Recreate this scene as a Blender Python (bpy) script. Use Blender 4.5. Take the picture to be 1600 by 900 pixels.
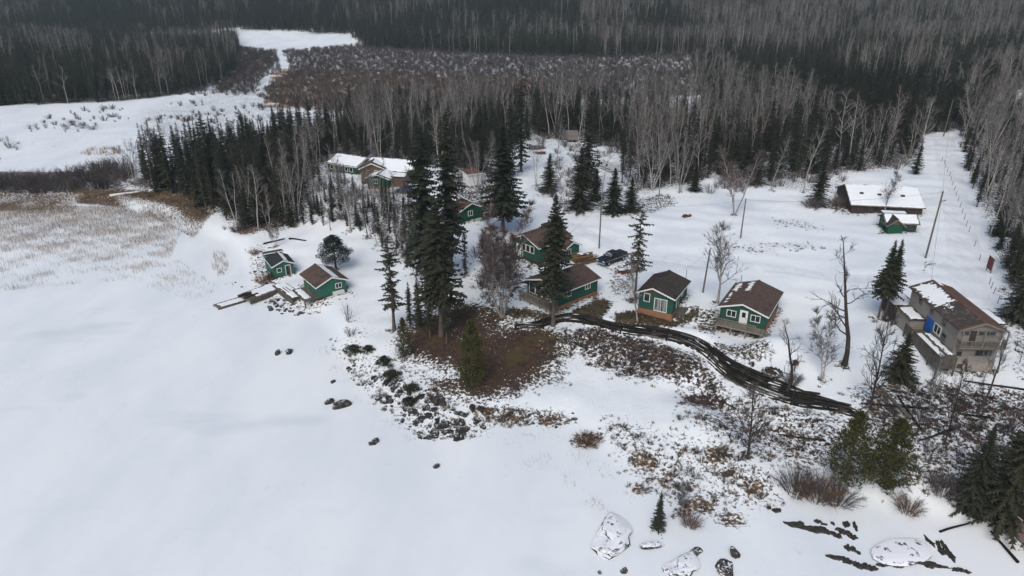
import bpy, bmesh, math, random
import numpy as np
from mathutils import Vector, Matrix, Euler

# ------------------------------------------------------------------ camera, sky, sun, exposure
for o in list(bpy.data.objects):
    bpy.data.objects.remove(o)
SC = bpy.context.scene
COL = SC.collection
CAM_H, PITCH, FPX = 50.0, math.radians(23.8), 1100.0
cam_data = bpy.data.cameras.new('camera')
cam_data.sensor_width = 36.0
cam_data.lens = FPX / 1600.0 * 36.0
cam_data.clip_start, cam_data.clip_end = 0.5, 6000.0
cam = bpy.data.objects.new('camera', cam_data)
COL.objects.link(cam)
cam.location = (0, 0, CAM_H)
cam.rotation_euler = (math.pi / 2 - PITCH, 0, 0)
SC.camera = cam

SUN_EL, SUN_AZ = math.radians(48), math.radians(200)      # overcast noon light from behind the camera
world = bpy.data.worlds.new('World')
SC.world = world
world.use_nodes = True
wn = world.node_tree.nodes
sky = wn.new('ShaderNodeTexSky')
sky.sky_type = 'NISHITA'
sky.sun_disc = False
sky.sun_elevation = SUN_EL
sky.sun_rotation = SUN_AZ
sky.air_density, sky.dust_density, sky.ozone_density = 1.0, 3.0, 1.0
wn['Background'].inputs['Strength'].default_value = 0.12
world.node_tree.links.new(sky.outputs['Color'], wn['Background'].inputs['Color'])
sun_data = bpy.data.lights.new('sun', 'SUN')
sun_data.energy = 1.3
sun_data.angle = math.radians(40)
sun_data.color = (1.0, 0.97, 0.89)
sun = bpy.data.objects.new('sun', sun_data)
COL.objects.link(sun)
sd = Vector((math.sin(SUN_AZ) * math.cos(SUN_EL), math.cos(SUN_AZ) * math.cos(SUN_EL), math.sin(SUN_EL)))
sun.rotation_euler = sd.to_track_quat('Z', 'Y').to_euler()
sun.location = (0, -40, 120)
SC.view_settings.view_transform = 'Standard'
SC.view_settings.look = 'None'
SC.view_settings.exposure = 0.16
SC.view_settings.gamma = 1.0
SC.view_settings.use_curve_mapping = False

# ------------------------------------------------------------------ terrain: heights surveyed at points of the photo
#TERRAIN-BEGIN
_f = np.array([0, math.cos(PITCH), -math.sin(PITCH)])
_u = np.array([0, math.sin(PITCH), math.cos(PITCH)])
_r = np.array([1.0, 0, 0])
CAMP = np.array([0, 0, CAM_H])

def ray(px, py):
    return _r * ((px - 800) / FPX) + _f + _u * ((450 - py) / FPX)

def flat(px, py, z=0.0):                       # where the sight line through a photo pixel meets height z
    d = ray(px, py)
    return CAMP + d * ((z - CAM_H) / d[2])

def proj(p):
    v = np.asarray(p, float) - CAMP
    w = v @ _f
    return 800 + FPX * (v @ _r) / w, 450 - FPX * (v @ _u) / w

SHORE_PX = [(-900, 312), (-200, 312), (60, 312), (170, 318), (250, 338), (300, 362), (345, 380), (372, 405),
            (385, 440), (405, 462), (450, 478), (490, 494), (512, 530), (530, 570), (562, 612),
            (610, 655), (660, 690), (735, 688), (790, 668), (870, 664), (915, 700), (965, 740), (1000, 785),
            (1050, 812), (1120, 800), (1230, 792), (1380, 806), (1500, 826), (1570, 845), (1640, 870), (2300, 960)]
SHORE = np.array([flat(*p)[:2] for p in SHORE_PX] + [(160, -60), (-300, -60)])

HPTS = [  # px, py, height in metres
    (413, 435, 1.0), (462, 430, 1.2), (505, 463, 1.2), (545, 458, 1.3), (440, 375, 1.6), (400, 400, 1.0), (500, 380, 2.4),
    (560, 430, 1.8), (590, 470, 1.8), (560, 390, 2.4), (480, 345, 2.6), (520, 330, 4.5), (560, 300, 7.0), (510, 275, 7.5),
    (640, 300, 7.5), (580, 360, 3.6), (620, 400, 2.8), (620, 330, 5.6), (660, 470, 3.0), (700, 520, 3.2), (640, 540, 2.2), (620, 580, 1.4),
    (700, 590, 1.8), (780, 620, 1.3), (760, 560, 2.6), (830, 540, 3.2), (700, 430, 4.2), (680, 380, 5.0), (740, 345, 6.0),
    (780, 450, 4.6), (820, 480, 4.6), (800, 512, 3.9), (870, 500, 4.6), (930, 465, 5.0), (840, 400, 5.4), (900, 395, 5.6), (950, 410, 5.6),
    (1000, 490, 5.0), (1050, 496, 5.0), (960, 500, 4.6), (900, 525, 3.2), (1000, 540, 3.0), (1060, 545, 3.0), (1000, 590, 1.6), (900, 590, 1.4),
    (860, 640, 0.9), (950, 660, 0.9), (1090, 550, 4.4), (1130, 530, 5.0), (1200, 525, 5.2), (1120, 590, 2.4), (1170, 610, 2.6), (1110, 640, 1.7),
    (1160, 575, 4.6), (1240, 608, 4.6), (1230, 640, 2.8), (1320, 640, 4.0), (1300, 610, 4.9), (1320, 570, 5.3), (1400, 560, 5.6), (1485, 580, 5.0), (1550, 577, 5.0),
    (1420, 500, 6.0), (1300, 670, 2.8), (1180, 690, 1.4), (1080, 720, 0.8), (1000, 700, 0.7), (1400, 640, 3.8), (1520, 640, 3.6), (1600, 620, 4.4),
    (1400, 720, 2.0), (1300, 740, 1.2), (1500, 740, 1.8), (1600, 740, 2.2), (1200, 760, 0.8), (1420, 780, 0.9), (1560, 800, 1.0),
    (1100, 430, 5.6), (1250, 430, 5.8), (1400, 410, 6.2), (1100, 340, 5.9), (1250, 350, 6.0), (1380, 335, 6.4), (1445, 400, 6.2), (1480, 330, 6.8),
    (1480, 213, 8.5), (1560, 300, 7.2), (1580, 420, 6.4), (1000, 330, 6.0), (920, 330, 6.2), (850, 330, 6.2), (860, 250, 7.0), (950, 260, 7.0), (760, 280, 7.2),
    (1150, 270, 7.0), (1300, 250, 7.6), (1050, 220, 7.0), (900, 200, 6.0), (700, 230, 6.5), (600, 220, 5.5), (480, 230, 4.0), (400, 260, 3.0), (300, 270, 2.0),
    (230, 290, 1.2), (420, 320, 3.0), (330, 330, 1.5), (360, 360, 1.3), (150, 290, 0.7), (0, 290, 0.5), (-300, 290, 0.5),
    (80, 300, 0.5), (100, 255, 0.1), (0, 265, 0.1), (200, 225, 0.1), (100, 215, 0.3), (0, 200, 0.3), (300, 180, 0.3), (400, 150, 0.4), (300, 210, 0.4), (440, 110, 0.5),
    (420, 190, 0.8), (520, 150, 0.6), (520, 100, 0.6), (700, 110, 0.9), (900, 110, 1.5), (1060, 110, 2.5), (450, 60, 0.6), (700, 85, 1.0), (-300, 220, 0.3),
    (700, 165, 2.5), (900, 150, 4.0), (560, 170, 2.0), (1100, 150, 6.0), (1300, 150, 9.0), (1500, 150, 10.0), (1700, 200, 9.0), (1700, 320, 8.0),
    (1900, 500, 8.0), (1200, 90, 9.0), (1500, 90, 14.0), (100, 150, 2.0), (250, 120, 3.0), (50, 100, 7.0), (300, 80, 5.0), (-200, 150, 4.0)]

def in_poly(P, poly):
    x, y = P[:, 0], P[:, 1]
    c = np.zeros(len(P), bool)
    n = len(poly)
    for i in range(n):
        (x1, y1), (x2, y2) = poly[i], poly[(i + 1) % n]
        if y1 == y2:
            continue
        k = ((y1 > y) != (y2 > y)) & (x < (x2 - x1) * (y - y1) / (y2 - y1) + x1)
        c ^= k
    return c

def line_dist(P, pts, closed=False):
    d = np.full(len(P), 1e9)
    n = len(pts)
    for i in range(n if closed else n - 1):
        a = np.asarray(pts[i], float); b = np.asarray(pts[(i + 1) % n], float)
        ab = b - a
        t = np.clip(((P - a) @ ab) / max(ab @ ab, 1e-9), 0, 1)
        d = np.minimum(d, np.hypot(P[:, 0] - a[0] - t * ab[0], P[:, 1] - a[1] - t * ab[1]))
    return d

def sstep(a, b, x):
    t = np.clip((x - a) / (b - a), 0, 1)
    return t * t * (3 - 2 * t)

_HP = np.array([list(flat(a, b, z)[:2]) + [z] for a, b, z in HPTS])
_HP = np.vstack([_HP, [[-500, 420, 10], [500, 420, 18], [-600, 150, 2], [400, 150, 10], [300, 40, 6], [0, 480, 1], [-250, 480, 3], [250, 480, 14]]])
_C2 = 5.0 ** 2
_D = np.sqrt(((_HP[:, None, :2] - _HP[None, :, :2]) ** 2).sum(-1) + _C2)
_n = len(_HP)
_A = np.zeros((_n + 1, _n + 1)); _A[:_n, :_n] = -_D + np.eye(_n) * -0.0; _A[:_n, _n] = 1; _A[_n, :_n] = 1
_W = np.linalg.solve(_A, np.concatenate([_HP[:, 2], [0]]))
# soft rolling noise in world space
_rn = np.random.default_rng(5)
_waves = [(_rn.uniform(0, 6.28), 2 * math.pi / _rn.uniform(5, 26), _rn.uniform(0, 6.28)) for _ in range(16)]

WALL = [  # foot of the log wall: px, py, foot height, wall height, lean-back
    (800, 514, 3.8, .5, .05), (832, 512, 4.0, .8, .05), (862, 508, 4.0, 1.1, .05), (895, 499, 4.0, 1.2, .05), (917, 505, 3.8, 1.25, .05), (942, 514, 3.6, 1.3, .05), (967, 521, 3.4, 1.4, .06),
    (990, 523, 3.35, 1.45, .07), (1013, 525, 3.3, 1.5, .08), (1035, 530, 3.2, 1.5, .1), (1060, 536, 3.1, 1.5, .12), (1084, 545, 3.0, 1.5, .14), (1104, 561, 2.9, 1.6, .18), (1122, 583, 2.6, 1.8, .22), (1147, 599, 2.5, 1.95, .24),
    (1170, 610, 2.5, 2.0, .24), (1200, 622, 2.6, 1.95, .24), (1225, 630, 2.7, 1.8, .24), (1245, 636, 2.8, 1.6, .22), (1278, 640, 3.1, 1.3, .2), (1318, 645, 3.5, .9, .15), (1350, 657, 3.5, .5, .12)]
_W0 = np.array([[*flat(a, b, z)[:2], z, h, s] for a, b, z, h, s in WALL])
_q = np.concatenate([[0], np.cumsum(np.hypot(*np.diff(_W0[:, :2], axis=0).T))])
WS = np.arange(0, _q[-1], 0.5)
WALLP = np.column_stack([np.interp(WS, _q, _W0[:, i]) for i in range(5)])
for _i in range(5):
    WALLP[:, _i] = np.convolve(np.pad(WALLP[:, _i], 3, mode='edge'), np.ones(7) / 7, 'valid')
_wt = np.gradient(WALLP[:, :2], axis=0); _wt /= np.hypot(*_wt.T)[:, None]
WALLN = np.column_stack([-_wt[:, 1], _wt[:, 0]])          # towards the bank

def wall_shape(P, out):
    d2 = (P[:, None, :] - WALLP[None, ::2, :2]); dd = np.hypot(d2[..., 0], d2[..., 1]); i = dd.argmin(1) * 2
    d = dd.min(1); sg = ((P - WALLP[i, :2]) * WALLN[i]).sum(1)
    ends = (i > 1) & (i < len(WALLP) - 3)
    zb, ht, lb = WALLP[i, 2], WALLP[i, 3], WALLP[i, 4]
    run = lb * ht / .24 + .35
    bank = zb + ht * np.clip((sg - .1) / run, 0, 1) - .10
    tgt = np.where(sg > 0, bank, zb - .03 * np.abs(sg))
    w = np.where(sg > 0, sstep(9, 2.2, d), sstep(6, .6, d)) * np.where(ends, 1, sstep(3, 0, d))
    return out * (1 - w) + tgt * w

PADS = [(31.7, 87.4, 1.8, 4.6, 4.15), (34.4, 91.9, 3.2, 6.0, 4.7), (37.6, 90.2, 1.0, 3.0, 4.4)]       # ground dug level round the deck cabin

def height_raw(P):
    out = np.zeros(len(P))
    for s in range(0, len(P), 20000):
        Q = P[s:s + 20000]
        d = np.sqrt(((Q[:, None, :] - _HP[None, :, :2]) ** 2).sum(-1) + _C2)
        out[s:s + 20000] = -d @ _W[:_n] + _W[_n]
    # beyond the survey the valley rises to a wooded ridge
    y = P[:, 1]; x = P[:, 0]
    far = sstep(400, 560, y + 0.10 * x)
    ridge = 1.5 + 0.02 * np.maximum(x, 0) + 0.115 * np.maximum(0, y + 0.12 * x - 560) * (1 + 0.15 * np.sin(x * 0.006 + 1) + 0.06 * np.sin(x * 0.017)) 
    ridge = np.minimum(ridge, 150 + 10 * np.sin(x * 0.004))
    out = out * (1 - far) + ridge * far
    out = np.clip(out, 0.02, None)
    near = np.where((P[:, 0] > -12) & (P[:, 0] < 52) & (P[:, 1] > 58) & (P[:, 1] < 108))[0]
    if len(near): out[near] = wall_shape(P[near], out[near])
    for bx, by, r0_, r1_, bz in PADS:
        dd = np.hypot(x - bx, y - by); w = sstep(r1_, r0_, dd); out = out * (1 - w) + bz * w
    n = np.zeros(len(P))
    for a, k, ph in _waves:
        n += np.sin((x * math.cos(a) + y * math.sin(a)) * k + ph)
    land = ~in_poly(P, SHORE)
    ds = line_dist(P, SHORE, True)
    edge = sstep(0.0, 5.0, ds) * land
    out = out * edge + n * 0.045 * edge * sstep(0.3, 2.5, out)
    return out, land, ds

def _axis(lo, hi, d, far_lo, far_hi, grow):
    a = list(np.arange(lo, hi, d))
    s = d
    while a[-1] < far_hi:
        s *= grow; a.append(a[-1] + s)
    s = d
    while a[0] > far_lo:
        s *= grow; a.insert(0, a[0] - s)
    return np.array(a)

GX = _axis(-95, 130, 0.75, -1500, 1500, 1.06)
GY = _axis(30, 235, 0.75, -120, 1700, 1.05)
_gx, _gy = np.meshgrid(GX, GY)
GP = np.column_stack([_gx.ravel(), _gy.ravel()])
GH, GLAND, GDS = height_raw(GP)
GZ = GH.reshape(len(GY), len(GX))

def hz(x, y):
    x = np.asarray(x, float); y = np.asarray(y, float)
    i = np.clip(np.searchsorted(GX, x) - 1, 0, len(GX) - 2)
    j = np.clip(np.searchsorted(GY, y) - 1, 0, len(GY) - 2)
    tx = np.clip((x - GX[i]) / (GX[i + 1] - GX[i]), 0, 1); ty = np.clip((y - GY[j]) / (GY[j + 1] - GY[j]), 0, 1)
    return (GZ[j, i] * (1 - tx) * (1 - ty) + GZ[j, i + 1] * tx * (1 - ty) + GZ[j + 1, i] * (1 - tx) * ty + GZ[j + 1, i + 1] * tx * ty)

def ground(px, py):                            # where the sight line through a photo pixel meets the ground
    d = ray(px, py)
    t = 20.0; prev = t
    while t < 4000:
        p = CAMP + d * t
        if p[2] <= hz(p[0], p[1]):
            break
        prev = t; t *= 1.01
    a, b = prev, t
    for _ in range(24):
        m = 0.5 * (a + b)
        p = CAMP + d * m
        if p[2] <= hz(p[0], p[1]): b = m
        else: a = m
    p = CAMP + d * b
    return np.array([p[0], p[1], float(hz(p[0], p[1]))])

def gpoly(pts):
    return np.array([ground(*p)[:2] for p in pts])
#TERRAIN-END
# ------------------------------------------------------------------ small library: tags, materials, mesh builders
def tag(o, label=None, cat=None, group=None, kind=None):
    if label: o['label'] = label
    if cat: o['category'] = cat
    if group: o['group'] = group
    if kind: o['kind'] = kind
    return o

def empty(name, loc, rz=0.0, scale=None):
    o = bpy.data.objects.new(name, None)
    o.empty_display_size = 0.3
    COL.objects.link(o)
    o.location = Vector([float(c) for c in loc])
    o.rotation_euler = (0, 0, rz)
    if scale is not None:
        o.scale = scale
    return o

def put(name, mesh, parent=None, loc=None, rot=None):
    o = bpy.data.objects.new(name, mesh)
    COL.objects.link(o)
    if parent is not None: o.parent = parent
    if loc is not None: o.location = Vector([float(c) for c in loc])
    if rot is not None: o.rotation_euler = rot
    return o

class NT:
    """short-hand for building node materials"""
    def __init__(self, name, rough=0.8, spec=0.2):
        self.m = bpy.data.materials.new(name)
        self.m.use_nodes = True
        self.t = self.m.node_tree
        self.b = self.t.nodes['Principled BSDF']
        self.b.inputs['Roughness'].default_value = rough
        self.b.inputs['Specular IOR Level'].default_value = spec
    def n(self, typ, **kw):
        nd = self.t.nodes.new(typ)
        for k, v in kw.items():
            if k.startswith('i_'):
                nd.inputs[k[2:].replace('_', ' ')].default_value = v
            else:
                setattr(nd, k, v)
        return nd
    def l(self, a, b): self.t.links.new(a, b)
    def coord(self, kind='Object'):
        return self.n('ShaderNodeTexCoord').outputs[kind]
    def noise(self, scale, detail=4, rough=0.6, vec=None, dist=0.0):
        nd = self.n('ShaderNodeTexNoise')
        nd.inputs['Scale'].default_value = scale; nd.inputs['Detail'].default_value = detail
        nd.inputs['Roughness'].default_value = rough; nd.inputs['Distortion'].default_value = dist
        if vec is not None: self.l(vec, nd.inputs['Vector'])
        return nd.outputs['Fac']
    def mapping(self, vec, scale=(1, 1, 1), rot=(0, 0, 0)):
        nd = self.n('ShaderNodeMapping')
        nd.inputs['Scale'].default_value = scale; nd.inputs['Rotation'].default_value = rot
        self.l(vec, nd.inputs['Vector'])
        return nd.outputs['Vector']
    def math(self, op, a, b=0.0, c=None, clamp=False):
        nd = self.n('ShaderNodeMath', operation=op, use_clamp=clamp)
        for i, v in enumerate((a, b, c)):
            if v is None: continue
            if hasattr(v, 'links'): self.l(v, nd.inputs[i])
            else: nd.inputs[i].default_value = v
        return nd.outputs[0]
    def rng(self, v, a, b, c=0.0, d=1.0, smooth=True):
        nd = self.n('ShaderNodeMapRange')
        if smooth: nd.interpolation_type = 'SMOOTHSTEP'
        for i, x in enumerate((v, a, b, c, d)):
            if hasattr(x, 'links'): self.l(x, nd.inputs[i])
            else: nd.inputs[i].default_value = x
        return nd.outputs[0]
    def mix(self, f, a, b):
        nd = self.n('ShaderNodeMix', data_type='RGBA')
        for i, v in ((0, f), (6, a), (7, b)):
            if hasattr(v, 'links'): self.l(v, nd.inputs[i])
            elif i == 0: nd.inputs[0].default_value = v
            else: nd.inputs[i].default_value = (*v, 1)
        return nd.outputs[2]
    def attr(self, name):
        nd = self.n('ShaderNodeAttribute', attribute_name=name)
        return nd.outputs['Fac']
    def random(self): return self.n('ShaderNodeObjectInfo').outputs['Random']
    def nz(self):
        g = self.n('ShaderNodeNewGeometry'); s = self.n('ShaderNodeSeparateXYZ')
        self.l(g.outputs['Normal'], s.inputs[0]); return s.outputs['Z']
    def col(self, c):
        if hasattr(c, 'links'): self.l(c, self.b.inputs['Base Color'])
        else: self.b.inputs['Base Color'].default_value = (*c, 1)
    def bump(self, h, strength=0.3, dist=0.05):
        nd = self.n('ShaderNodeBump'); nd.inputs['Strength'].default_value = strength
        nd.inputs['Distance'].default_value = dist
        self.l(h, nd.inputs['Height']); self.l(nd.outputs[0], self.b.inputs['Normal'])

M = {}
def two_tone(name, c1, c2, scale, rough=0.8, stretch=(1, 1, 1), c3=None, bump=0.2, spec=0.2, rand=0.0):
    t = NT(name, rough, spec)
    v = t.mapping(t.coord(), stretch)
    f = t.rng(t.noise(scale, 5, 0.65, v), 0.32, 0.68)
    c = t.mix(f, c1, c2)
    if c3: c = t.mix(t.rng(t.noise(scale * 0.23, 3, 0.6, v), 0.5, 0.7), c, c3)
    if rand:
        h = t.n('ShaderNodeHueSaturation'); t.l(c, h.inputs['Color'])
        t.l(t.rng(t.random(), 0, 1, 1 - rand, 1 + rand, False), h.inputs['Value']); c = h.outputs[0]
    t.col(c)
    if bump: t.bump(t.noise(scale * 3, 4, 0.6, v), bump, 0.03)
    M[name] = t.m
    return t

two_tone('snow', (0.77, 0.805, 0.825), (0.83, 0.855, 0.87), 0.8, 0.75, bump=0.25, spec=0.25)
two_tone('green_paint', (0.016, 0.068, 0.048), (0.024, 0.094, 0.066), 1.1, 0.8, (1, 1, 5), (0.034, 0.078, 0.058))
two_tone('light_green_paint', (0.026, 0.108, 0.076), (0.036, 0.135, 0.095), 1.1, 0.8, (1, 1, 5), (0.050, 0.118, 0.088))
two_tone('deep_green_paint', (0.010, 0.062, 0.036), (0.014, 0.082, 0.048), 1.7, 0.7, (1, 1, 4))
two_tone('brown_shingle', (0.070, 0.048, 0.040), (0.118, 0.080, 0.064), 2.6, 0.9, (1, 1, 1), (0.056, 0.042, 0.037))
two_tone('dark_shingle', (0.034, 0.029, 0.026), (0.066, 0.053, 0.046), 2.6, 0.9, c3=(0.028, 0.025, 0.024))
two_tone('mottled_shingle', (0.034, 0.031, 0.028), (0.085, 0.066, 0.054), 5.5, 0.9, c3=(0.13, 0.12, 0.11))
two_tone('black_roof', (0.022, 0.024, 0.027), (0.04, 0.042, 0.045), 2.0, 0.8)
two_tone('red_brown_roof', (0.10, 0.055, 0.04), (0.14, 0.08, 0.058), 2.0, 0.85, c3=(0.075, 0.05, 0.04))
two_tone('white_trim', (0.66, 0.66, 0.65), (0.76, 0.76, 0.75), 3.0, 0.6, bump=0.05)
two_tone('pale_panel', (0.55, 0.56, 0.57), (0.65, 0.66, 0.66), 1.0, 0.5, bump=0.03)
two_tone('orange_base', (0.26, 0.10, 0.055), (0.34, 0.14, 0.075), 1.4, 0.85, c3=(0.30, 0.16, 0.085))
two_tone('stone_base', (0.24, 0.11, 0.065), (0.32, 0.17, 0.10), 3.5, 0.9, c3=(0.22, 0.15, 0.10), bump=0.5)
two_tone('grey_wood', (0.16, 0.145, 0.125), (0.24, 0.215, 0.185), 2.2, 0.85, (1, 1, 6), (0.13, 0.115, 0.10))
two_tone('house_siding', (0.215, 0.198, 0.18), (0.285, 0.265, 0.24), 1.3, 0.85, (1, 1, 7), (0.18, 0.168, 0.155))
two_tone('tan_wall', (0.12, 0.075, 0.043), (0.165, 0.105, 0.062), 1.5, 0.85, (1, 1, 5))
two_tone('dark_wall', (0.045, 0.032, 0.028), (0.07, 0.05, 0.042), 1.5, 0.85, (1, 1, 5))
two_tone('concrete', (0.30, 0.27, 0.235), (0.37, 0.335, 0.295), 1.8, 0.9, c3=(0.24, 0.20, 0.165))
two_tone('deck_wood', (0.085, 0.075, 0.062), (0.135, 0.118, 0.097), 2.5, 0.85, (4, 4, 1), (0.06, 0.055, 0.045))
two_tone('log_wood', (0.010, 0.0095, 0.009), (0.028, 0.025, 0.022), 3.0, 0.9, c3=(0.048, 0.042, 0.035), rand=0.6, bump=0.6)
two_tone('weathered_log', (0.09, 0.08, 0.072), (0.17, 0.155, 0.14), 3.0, 0.9, rand=0.35)
two_tone('lumber', (0.16, 0.10, 0.055), (0.23, 0.155, 0.09), 2.5, 0.85, c3=(0.09, 0.07, 0.045), rand=0.5)
two_tone('pole_wood', (0.10, 0.085, 0.075), (0.17, 0.15, 0.135), 2.0, 0.9, (6, 6, 1))
two_tone('dark_metal', (0.03, 0.03, 0.032), (0.05, 0.05, 0.052), 4.0, 0.5)
two_tone('blue_tarp', (0.012, 0.09, 0.36), (0.02, 0.12, 0.44), 2.0, 0.55)
two_tone('navy_tarp', (0.018, 0.021, 0.07), (0.028, 0.032, 0.10), 2.0, 0.6)
two_tone('red_boards', (0.13, 0.035, 0.03), (0.19, 0.06, 0.05), 3.0, 0.8)
two_tone('pink_wall', (0.30, 0.19, 0.175), (0.37, 0.245, 0.225), 1.5, 0.8)
two_tone('maroon_roof', (0.07, 0.014, 0.016), (0.10, 0.02, 0.022), 2.0, 0.7)
two_tone('teal_paint', (0.05, 0.22, 0.22), (0.08, 0.28, 0.27), 2.0, 0.6)
t = NT('glass_pane', 0.12, 0.5); t.col(t.mix(t.noise(0.9, 3, 0.6, t.coord()), (0.012, 0.014, 0.016), (0.03, 0.034, 0.038))); M['glass_pane'] = t.m
t = NT('curtained_pane', 0.15, 0.5)
t.col(t.mix(t.rng(t.noise(1.3, 3, 0.6, t.mapping(t.coord(), (3, 3, 0.3))), 0.4, 0.6), (0.05, 0.055, 0.06), (0.26, 0.28, 0.29))); M['curtained_pane'] = t.m
t = NT('truck_paint', 0.45, 0.35); t.col(t.mix(t.noise(1.2, 3, 0.5, t.coord()), (0.008, 0.010, 0.014), (0.016, 0.019, 0.024))); M['truck_paint'] = t.m
t = NT('tyre_rubber', 0.9, 0.2); t.col(t.mix(t.noise(6, 3, 0.5, t.coord()), (0.012, 0.012, 0.012), (0.025, 0.025, 0.025))); M['tyre_rubber'] = t.m
t = NT('chrome', 0.3, 0.5); t.b.inputs['Metallic'].default_value = 0.9; t.col((0.45, 0.46, 0.48)); M['chrome'] = t.m

# trees
def foliage(name, dark, light, olive):
    t = NT(name, 0.75, 0.15)
    f = t.rng(t.noise(0.55, 3, 0.6, t.coord()), 0.3, 0.7)
    c = t.mix(f, dark, light)
    c = t.mix(t.math('MULTIPLY', t.random(), 0.75), c, olive)
    t.col(c)
    M[name] = t.m
foliage('spruce_needles', (0.020, 0.026, 0.019), (0.048, 0.056, 0.038), (0.050, 0.048, 0.030))
foliage('cedar_leaves', (0.034, 0.038, 0.014), (0.075, 0.072, 0.026), (0.062, 0.056, 0.018))
foliage('pine_needles', (0.012, 0.024, 0.020), (0.026, 0.044, 0.034), (0.020, 0.032, 0.026))
two_tone('spruce_bark', (0.07, 0.055, 0.045), (0.13, 0.105, 0.088), 3.0, 0.95, (3, 3, 1))
two_tone('birch_bark', (0.19, 0.178, 0.165), (0.42, 0.40, 0.375), 2.2, 0.85, (1, 1, 2.5), (0.28, 0.255, 0.235), rand=0.3)
two_tone('dark_bark', (0.035, 0.028, 0.024), (0.075, 0.06, 0.052), 3.0, 0.95, (2, 2, 1), rand=0.2)
two_tone('grey_twigs', (0.092, 0.088, 0.085), (0.165, 0.158, 0.152), 0.5, 0.9, bump=0, rand=0.3)
two_tone('purple_twigs', (0.078, 0.058, 0.056), (0.125, 0.098, 0.094), 0.5, 0.9, bump=0, rand=0.3)
two_tone('shrub_twigs', (0.062, 0.053, 0.052), (0.112, 0.097, 0.094), 0.6, 0.9, bump=0, rand=0.4)
two_tone('rust_twigs', (0.13, 0.072, 0.042), (0.20, 0.125, 0.075), 0.6, 0.9, bump=0, rand=0.35)
two_tone('reed_straw', (0.20, 0.135, 0.088), (0.34, 0.25, 0.165), 0.12, 0.9, bump=0)
two_tone('grass_straw', (0.13, 0.078, 0.038), (0.25, 0.165, 0.09), 0.2, 0.9, bump=0, rand=0.3)
two_tone('dead_grass', (0.045, 0.032, 0.024), (0.095, 0.070, 0.042), 0.3, 0.9, bump=0, rand=0.4)

# rock with snow lying on its flat tops
def rock_mat(name, cover):
    t = NT(name, 0.85, 0.25)
    v = t.coord('Generated'); w = t.coord('Object')
    r = t.mix(t.rng(t.noise(2.2, 6, 0.65, w), 0.35, 0.65), (0.017, 0.016, 0.016), (0.062, 0.057, 0.053))
    r = t.mix(t.rng(t.noise(0.7, 3, 0.6, w), 0.55, 0.7), r, (0.12, 0.105, 0.085))
    a = t.math('ADD', t.nz(), t.math('MULTIPLY', t.math('ADD', t.math('MULTIPLY', t.math('SUBTRACT', t.noise(1.6, 6, 0.75, w), 0.5), 1.3), t.math('MULTIPLY', t.math('SUBTRACT', t.noise(5.5, 4, 0.7, t.mapping(w, (1, .18, 1), (0, 0, .6))), 0.5), 1.3)), 1.0))
    s = t.rng(a, cover - 0.10, cover + 0.05)
    t.col(t.mix(s, r, (0.80, 0.82, 0.85)))
    t.bump(t.noise(5, 5, 0.65, w), 0.5, 0.06)
    M[name] = t.m
rock_mat('shore_rock', 1.02)
rock_mat('snowy_slab', 0.80)
rock_mat('bare_ledge', 1.45)

def mesh_np(name, V, F, mats, mi=None, smooth=False):
    """V Nx3, F list of index arrays: Kx3 and/or Kx4 ndarray (list)"""
    me = bpy.data.meshes.new(name)
    V = np.asarray(V, np.float32).reshape(-1, 3)
    fs = [np.asarray(f, np.int32) for f in (F if isinstance(F, list) else [F]) if len(f)]
    loops = np.concatenate([f.ravel() for f in fs])
    sizes = np.concatenate([np.full(len(f), f.shape[1], np.int32) for f in fs])
    starts = np.concatenate([[0], np.cumsum(sizes)[:-1]]).astype(np.int32)
    me.vertices.add(len(V)); me.vertices.foreach_set('co', V.ravel())
    me.loops.add(len(loops)); me.loops.foreach_set('vertex_index', loops)
    me.polygons.add(len(sizes)); me.polygons.foreach_set('loop_start', starts)
    me.polygons.foreach_set('loop_total', sizes)
    for m in mats: me.materials.append(M[m] if isinstance(m, str) else m)
    if mi is not None: me.polygons.foreach_set('material_index', np.asarray(mi, np.int32))
    if smooth: me.polygons.foreach_set('use_smooth', np.ones(len(sizes), bool))
    me.update(calc_edges=True); me.validate()
    return me

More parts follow.
